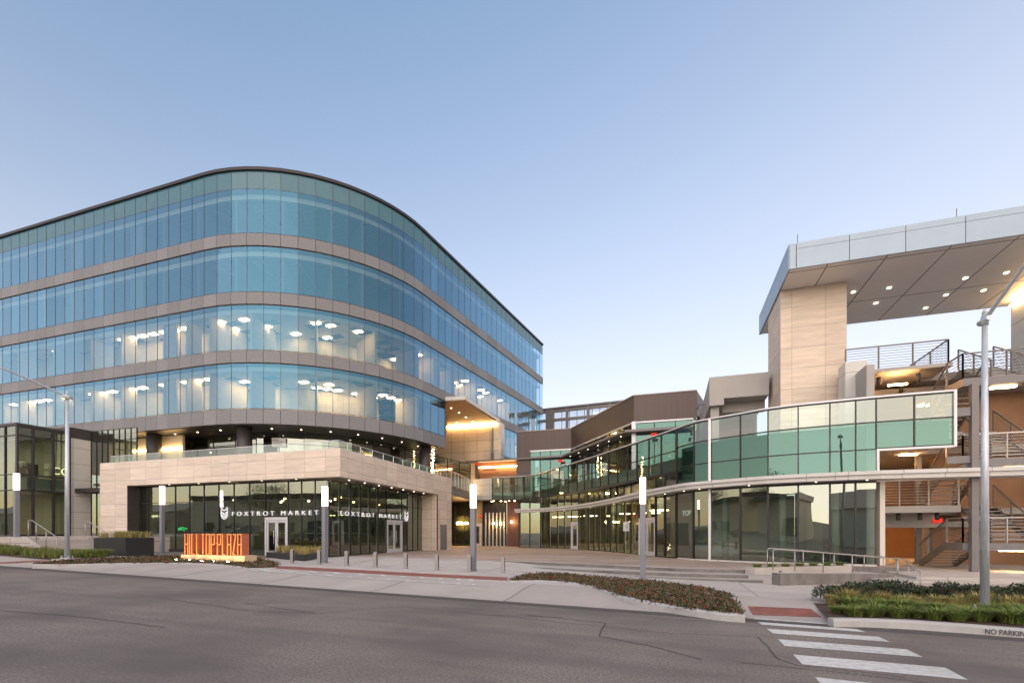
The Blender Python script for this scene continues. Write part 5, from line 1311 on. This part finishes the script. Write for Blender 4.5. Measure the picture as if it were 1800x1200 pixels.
cover(bed2[0]+bed2[1], 2600, 1.25, 'low red flowered ground cover in the left kerb bed around the orange sign')
# right bed: grass tufts in two rows, shrubs behind
tufts = []
for v_ in range(3):
    rr_ = random.Random(20+v_); t = thing('grass_tuft', 'arching green ornamental grass tuft in the bed along the right kerb', 'grass tuft', (0,0,0), 'grass tufts in the right kerb bed')
    s_ = tuft_mesh(.33, .42, 330, .17, rr_, .10); s_.build('blades', [M['grass'], M['grass_dry']], t, recalc=False); tufts.append(t)
dryt = []
for v_ in range(2):
    rr_ = random.Random(30+v_); t = thing('dry_grass_tuft', 'straw coloured feathery grass tuft behind the green tufts in the right bed', 'grass tuft', (0,0,0), 'straw grass tufts in the right kerb bed')
    s_ = tuft_mesh(.46, .3, 260, .16, rr_, .75); s_.build('blades', [M['grass'], M['grass_dry']], t, recalc=False); dryt.append(t)
def shrub(n, rad, hgt, rnd, ls):
    mb = MB()
    for k in range(n):
        th_ = rnd.uniform(0, 6.283); ph = rnd.random(); r_ = rad*(rnd.random()**.4)*math.sqrt(max(.05, 1-.6*ph*ph)); p = Vector((r_*math.cos(th_), r_*math.sin(th_), .08+hgt*ph*(1-.25*(r_/rad)**2)))
        leaf(mb, p, ls*rnd.uniform(.7,1.3), rnd, 1 if rnd.random() < .1 else 0)
    tw_ = MB()
    for k in range(9): aa = rnd.uniform(0,6.28); tw_.tube([(0,0,0), (rad*.35*math.cos(aa),rad*.35*math.sin(aa),hgt*.5),(rad*.7*math.cos(aa),rad*.7*math.sin(aa),hgt*.85)], [.012,.008,.004], 4)
    return mb, tw_
shr = []
for v_ in range(3):
    rr_ = random.Random(40+v_); t = thing('shrub', 'dark glossy leaved shrub in the hedge row behind the right grass bed', 'shrub', (0,0,0), 'dark shrubs behind the right grass bed')
    f_, w_ = shrub(800, .48, .36, rr_, .075); f_.build('foliage', [M['leaf'], M['leaf2']], t, recalc=False); w_.build('stems', M['bark'], t); shr.append(t)
used = set()
def place(protos, i, loc, scale, label=None):
    t = protos[i % len(protos)]
    if id(t) not in used: used.add(id(t)); t.location = loc; t.scale = (scale,)*3; t.rotation_euler = (0,0,random.uniform(0,6)); return t
    return dup(t, loc, random.uniform(0,6.28), label, scale)
i = 0
for row, (px0, py0, px1, py1, n) in enumerate(((1478,1079,1830,1096,17), (1490,1070,1840,1084,15))):
    for k in range(n):
        t = k/(n-1); p = RP(px0+(px1-px0)*t+random.uniform(-9,9), py0+(py1-py0)*t+random.uniform(-3,2.4), .15)
        if (p-bR).xy.length < .28: continue
        place(tufts, i, p, random.uniform(.62,1.15)); i += 1
i = 0
for k in range(15):
    t = k/14; p = RP(1462+(1830-1462)*t+random.uniform(-6,6), 1062+(1072-1062)*t+random.uniform(-2,2), .15)
    if (p-bR).xy.length < .3: continue
    place(dryt, i, p, random.uniform(.7,1.2)); i += 1
i = 0
for row, (px0, py0, px1, py1, n) in enumerate(((1462,1055,1840,1061,16),(1470,1048,1850,1053,15))):
    for k in range(n):
        t = k/(n-1); p = RP(px0+(px1-px0)*t+random.uniform(-5,5), py0+(py1-py0)*t+random.uniform(-1.5,1.5), .15)
        if (p-bR).xy.length < .42: continue
        place(shr, i, p, random.uniform(.68,1.15)); i += 1
# NO PARKING stencil on the kerb face
ka, kb = RP(1731, 1103.5, .10), RP(1803, 1110, .10); dk = V2(kb.x-ka.x, kb.y-ka.y); Lk = dk.length; dk.normalize(); rk = V2(dk.y, -dk.x)
kf = bed3[1]; 
q0_, q1_ = RP(1700,1098,.16), RP(1800,1106,.16); dk = V2(q1_.x-q0_.x, q1_.y-q0_.y).normalized(); rk = V2(dk.y, -dk.x)
if rk.dot(-V) < 0: rk = -rk
p = hit(1731, V2(q0_.x,q0_.y)+rk*.062, dk); zk = road_z(p)
so = text_mesh('NO PARKING', .15, .001, 'kerb_stencil', M['stencil'], None, frame_mat((p.x, p.y, zk+.025), dk) @ Matrix.Diagonal((.74,1,1,1))); struct(so)
# left bank: mulch slope, grass and hedge
fr_ = [GP(x, y, .02) for x, y in ((-60,972),(0,976),(60,981),(112,984.5),(150,981),(192,977))]
bkz = [(-60,951,1.5),(0,952,1.5),(40,953,1.45),(92,970,1.0),(140,972.5,.95),(185,974,.92)]
bk2 = [P(x, y, (CAMZ-z)*F/(y-HY)) for x, y, z in bkz]
mb = MB(); mb.sweep([[a_, b_] for a_, b_ in zip(fr_, bk2)]); mb.sweep([[b_, b_+Vector((0,0,-.8))] for b_ in bk2]); struct(mb.build('planted_bank', M['soil']))
rnd = random.Random(3); mb = MB()
for k in range(520):
    t = rnd.random()*4.999; s_ = int(t); f_ = t-s_; c_ = rnd.random()**.9*.62; a_ = fr_[s_].lerp(fr_[s_+1], f_); b_ = bk2[s_].lerp(bk2[s_+1], f_); p = a_.lerp(b_, .06+c_)
    sm = tuft_mesh(.42, .4, 26, .12, rnd, .15+.5*c_)
    for ff, mi in zip(sm.f, sm.m): mb.poly([Vector(sm.v[i_])*1.0+p for i_ in ff], mi)
og_ = stuff(mb.build('bank_grass', [M['grass'], M['grass_dry']], None, recalc=False)); tag(og_, 'green and straw coloured grass covering the sloping bank before the left stair', 'grass')
ls_ = []
for k in range(15):
    t = k/14*4.9; s_ = int(t); f_ = t-s_; p = fr_[s_].lerp(fr_[s_+1], f_).lerp(bk2[s_].lerp(bk2[s_+1], f_), .86)
    o_ = dup(shr[k % 3], p-Vector((0,0,.05)), rnd.uniform(0,6), 'dark leaved shrub at the top of the left grass bank beside the stair', rnd.uniform(.85,1.15)*(.9 if t < 3 else .6)); o_['group'] = 'dark shrubs on the left bank'
i = 0
for k in range(7):
    p = p0.lerp(p1, (k+.5)/7); o_ = dup(tufts[k % 3], (p.x, p.y, .70), rnd.uniform(0,6), 'small green grass tuft in the low planter under the curved shopfront', .62); o_['group'] = 'small tufts under the curved shopfront'
M['tan_wall'] = mat('tan_wall', (.80,.70,.55), .8, 0, .06)
# ================================================================== ACROSS THE STREET (seen mirrored in the shop glass)
def street_block(a0, a1, n0, dep, h, rh, wall_m, roof_m, label, gable=0):
    c = pan((a0+a1)/2, n0); t = thing('street_building', label, 'building', (c.x, c.y, 0))
    q = [pan(a0,n0), pan(a1,n0), pan(a1,n0-dep), pan(a0,n0-dep)]
    mb = MB(); mb.prism(q, -1, h); mb.build('walls', wall_m, t)
    mb = MB(); q2 = [pan(a0-.3,n0+.4), pan(a1+.3,n0+.4), pan(a1+.3,n0-dep), pan(a0-.3,n0-dep)]
    if gable: mb.hexa([Z3(p, h) for p in q2]+[Z3(pan(a, n), h+gable) for a, n in ((a0,n0-dep*.4),(a1,n0-dep*.4),(a1,n0-dep*.6),(a0,n0-dep*.6))])
    else: mb.prism(q2, h, h+rh)
    mb.build('roof', roof_m, t)
    k = a0+2
    while k < a1-3:
        mb = MB(); mb.wall(pan(k,n0+.05), pan(k+2.2,n0+.05), 1.0, 3.0, .14); mb.build('window', M['dark_int'], t); k += random.choice((4,5,7))
    mb = MB(); mb.wall(pan(a0+1,n0+.3), pan(a0+6,n0+.3), 3.3, 3.5, .9); mb.build('shop_awning', M['orange'] if gable else M['grey_steel'], t)
street_block(-40, -6, -13, 12, 4.0, .6, M['white_wall'], M['soffit_panel'], 'white gabled building across the street, mirrored in the curved shopfront', 2.0)
street_block(0, 34, -12, 14, 5.4, .7, M['tan_wall'], M['grey_steel'], 'low cream flat roofed building across the street, mirrored in the curved glass')
street_block(40, 78, -12, 14, 6.6, .8, M['tan_wall'], M['brown_metal'], 'long tan building across the street, mirrored in the travertine shop glass')
street_block(82, 125, -12, 14, 5.0, .7, M['concrete'], M['soffit_panel'], 'grey building far along the street, mirrored in the glass pavilion', 1.6)
# tree
tp1, tp2, tp3 = pan(12,-8.5), pan(58,-9), pan(36.5,-16)
for (tx_, ty_, th_, lab) in ((tp1.x,tp1.y,8.0,'spreading street tree across the road, mirrored in the curved shopfront'), (tp2.x,tp2.y,8.5,'rounded street tree across the road, mirrored in the travertine shop glass'), (tp3.x,tp3.y,9.5,'tall street tree between two buildings opposite, mirrored in the glass')):
    rnd = random.Random(int(th_*10)); t = thing('tree', lab, 'tree', (tx_,ty_,0)); mb = MB()
    mb.tube([(tx_,ty_,0),(tx_+.1,ty_,th_*.3),(tx_+.2,ty_+.1,th_*.55)], [.25,.19,.1], 10)
    cl = []
    for k in range(9):
        aa = k*.7+rnd.uniform(0,.4); e = Vector((tx_+math.cos(aa)*rnd.uniform(1.2,2.6), ty_+math.sin(aa)*rnd.uniform(1.2,2.6), th_*rnd.uniform(.5,.95))); mb.tube([(tx_+.1,ty_,th_*.32+k*.12), e.lerp(Vector((tx_,ty_,th_*.5)), .45), e], [.08,.05,.02], 6); cl.append(e)
    mb.build('trunk', M['bark'], t); mb = MB()
    for e in cl:
        for k in range(420):
            v = Vector((rnd.gauss(0,.75), rnd.gauss(0,.75), rnd.gauss(0,.5))); leaf(mb, e+v, rnd.uniform(.14,.26), rnd, 0)
    mb.build('crown', M['tree_leaf'], t, recalc=False)
# parked cars across the street
def car(loc, rz, body, label):
    t = thing('parked_car', label, 'car', (0,0,0), 'cars along the street')
    prof = [(-2.2,.45,.75),(-2.15,.78,.8),(-1.6,.95,.82),(-1.05,1.0,.84),(-.45,1.42,.66),(.55,1.45,.64),(1.3,1.02,.82),(2.0,.98,.8),(2.2,.75,.78),(2.22,.45,.75)]
    mb = MB(); rows = []
    for x, z, hw in prof:
        zb = .3; wv = .86 if z < 1.1 else .86
        rows.append([(x,-wv,zb),(x,-wv,min(z,.92)),(x,-hw,z),(x,hw,z),(x,wv,min(z,.92)),(x,wv,zb)])
    mb.sweep(rows); mb.poly(rows[0]); mb.poly(rows[-1]); bo = mb.build('body', body, t)
    mb = MB()
    for s_ in (-1, 1): mb.poly([(-.95,s_*.865,.96),(-.42,s_*.70,1.36),(.52,s_*.69,1.38),(1.15,s_*.865,.98)])
    mb.poly([(-1.08,-.72,1.03),(-.5,-.6,1.4),(-.5,.6,1.4),(-1.08,.72,1.03)]); mb.poly([(1.32,-.72,1.05),(.6,-.6,1.44),(.6,.6,1.44),(1.32,.72,1.05)])
    mb.build('windows', M['dark_int'], t, recalc=False)
    for x in (-1.4, 1.4):
        for s_ in (-1, 1):
            mb = MB(); mb.tube([(x,s_*.88,.32),(x,s_*.68,.32)], .32, 16); wo = mb.build('wheel', M['black_planter'], t)
            mb = MB(); mb.tube([(x,s_*.89,.32),(x,s_*.87,.32)], .19, 12); mb.build('rim', M['steel'], wo)
    for s_ in (-.62, .62): mb = MB(); mb.box((2.2,s_,.8), (.06,.34,.14)); mb.build('tail_light', M['exit'], t)
    t.location = loc; t.rotation_euler = (0,0,rz)
ca = math.atan2(E.y, E.x)
def put(a, n): p = pan(a, n); return (p.x, p.y, .138+.02*a)
silver = mat('silver_paint', (.42,.45,.48), .25, .6, .02)
car(put(29,3.5), ca, silver, 'silver hatchback on the road beyond the left of view, mirrored in the curved shopfront')
car(put(36,6), ca, mat('black_paint', (.03,.035,.04), .2, .4, .02), 'black car on the road beyond the left of view, mirrored in the curved shopfront')
car(put(47,4), ca, mat('blue_paint', (.10,.18,.27), .25, .5, .02), 'blue grey saloon car on the road, mirrored in the travertine shop glass')
car(put(57,-2), ca, mat('white_car_paint', (.6,.6,.6), .25, .2, .02), 'white car farther along the road, mirrored in the travertine shop glass')
for o in list(bpy.data.objects):
    if '_o' in o: del o['_o']
    if o.parent is None and o.type == 'MESH' and 'kind' not in o and 'category' not in o: o['kind'] = 'structure'
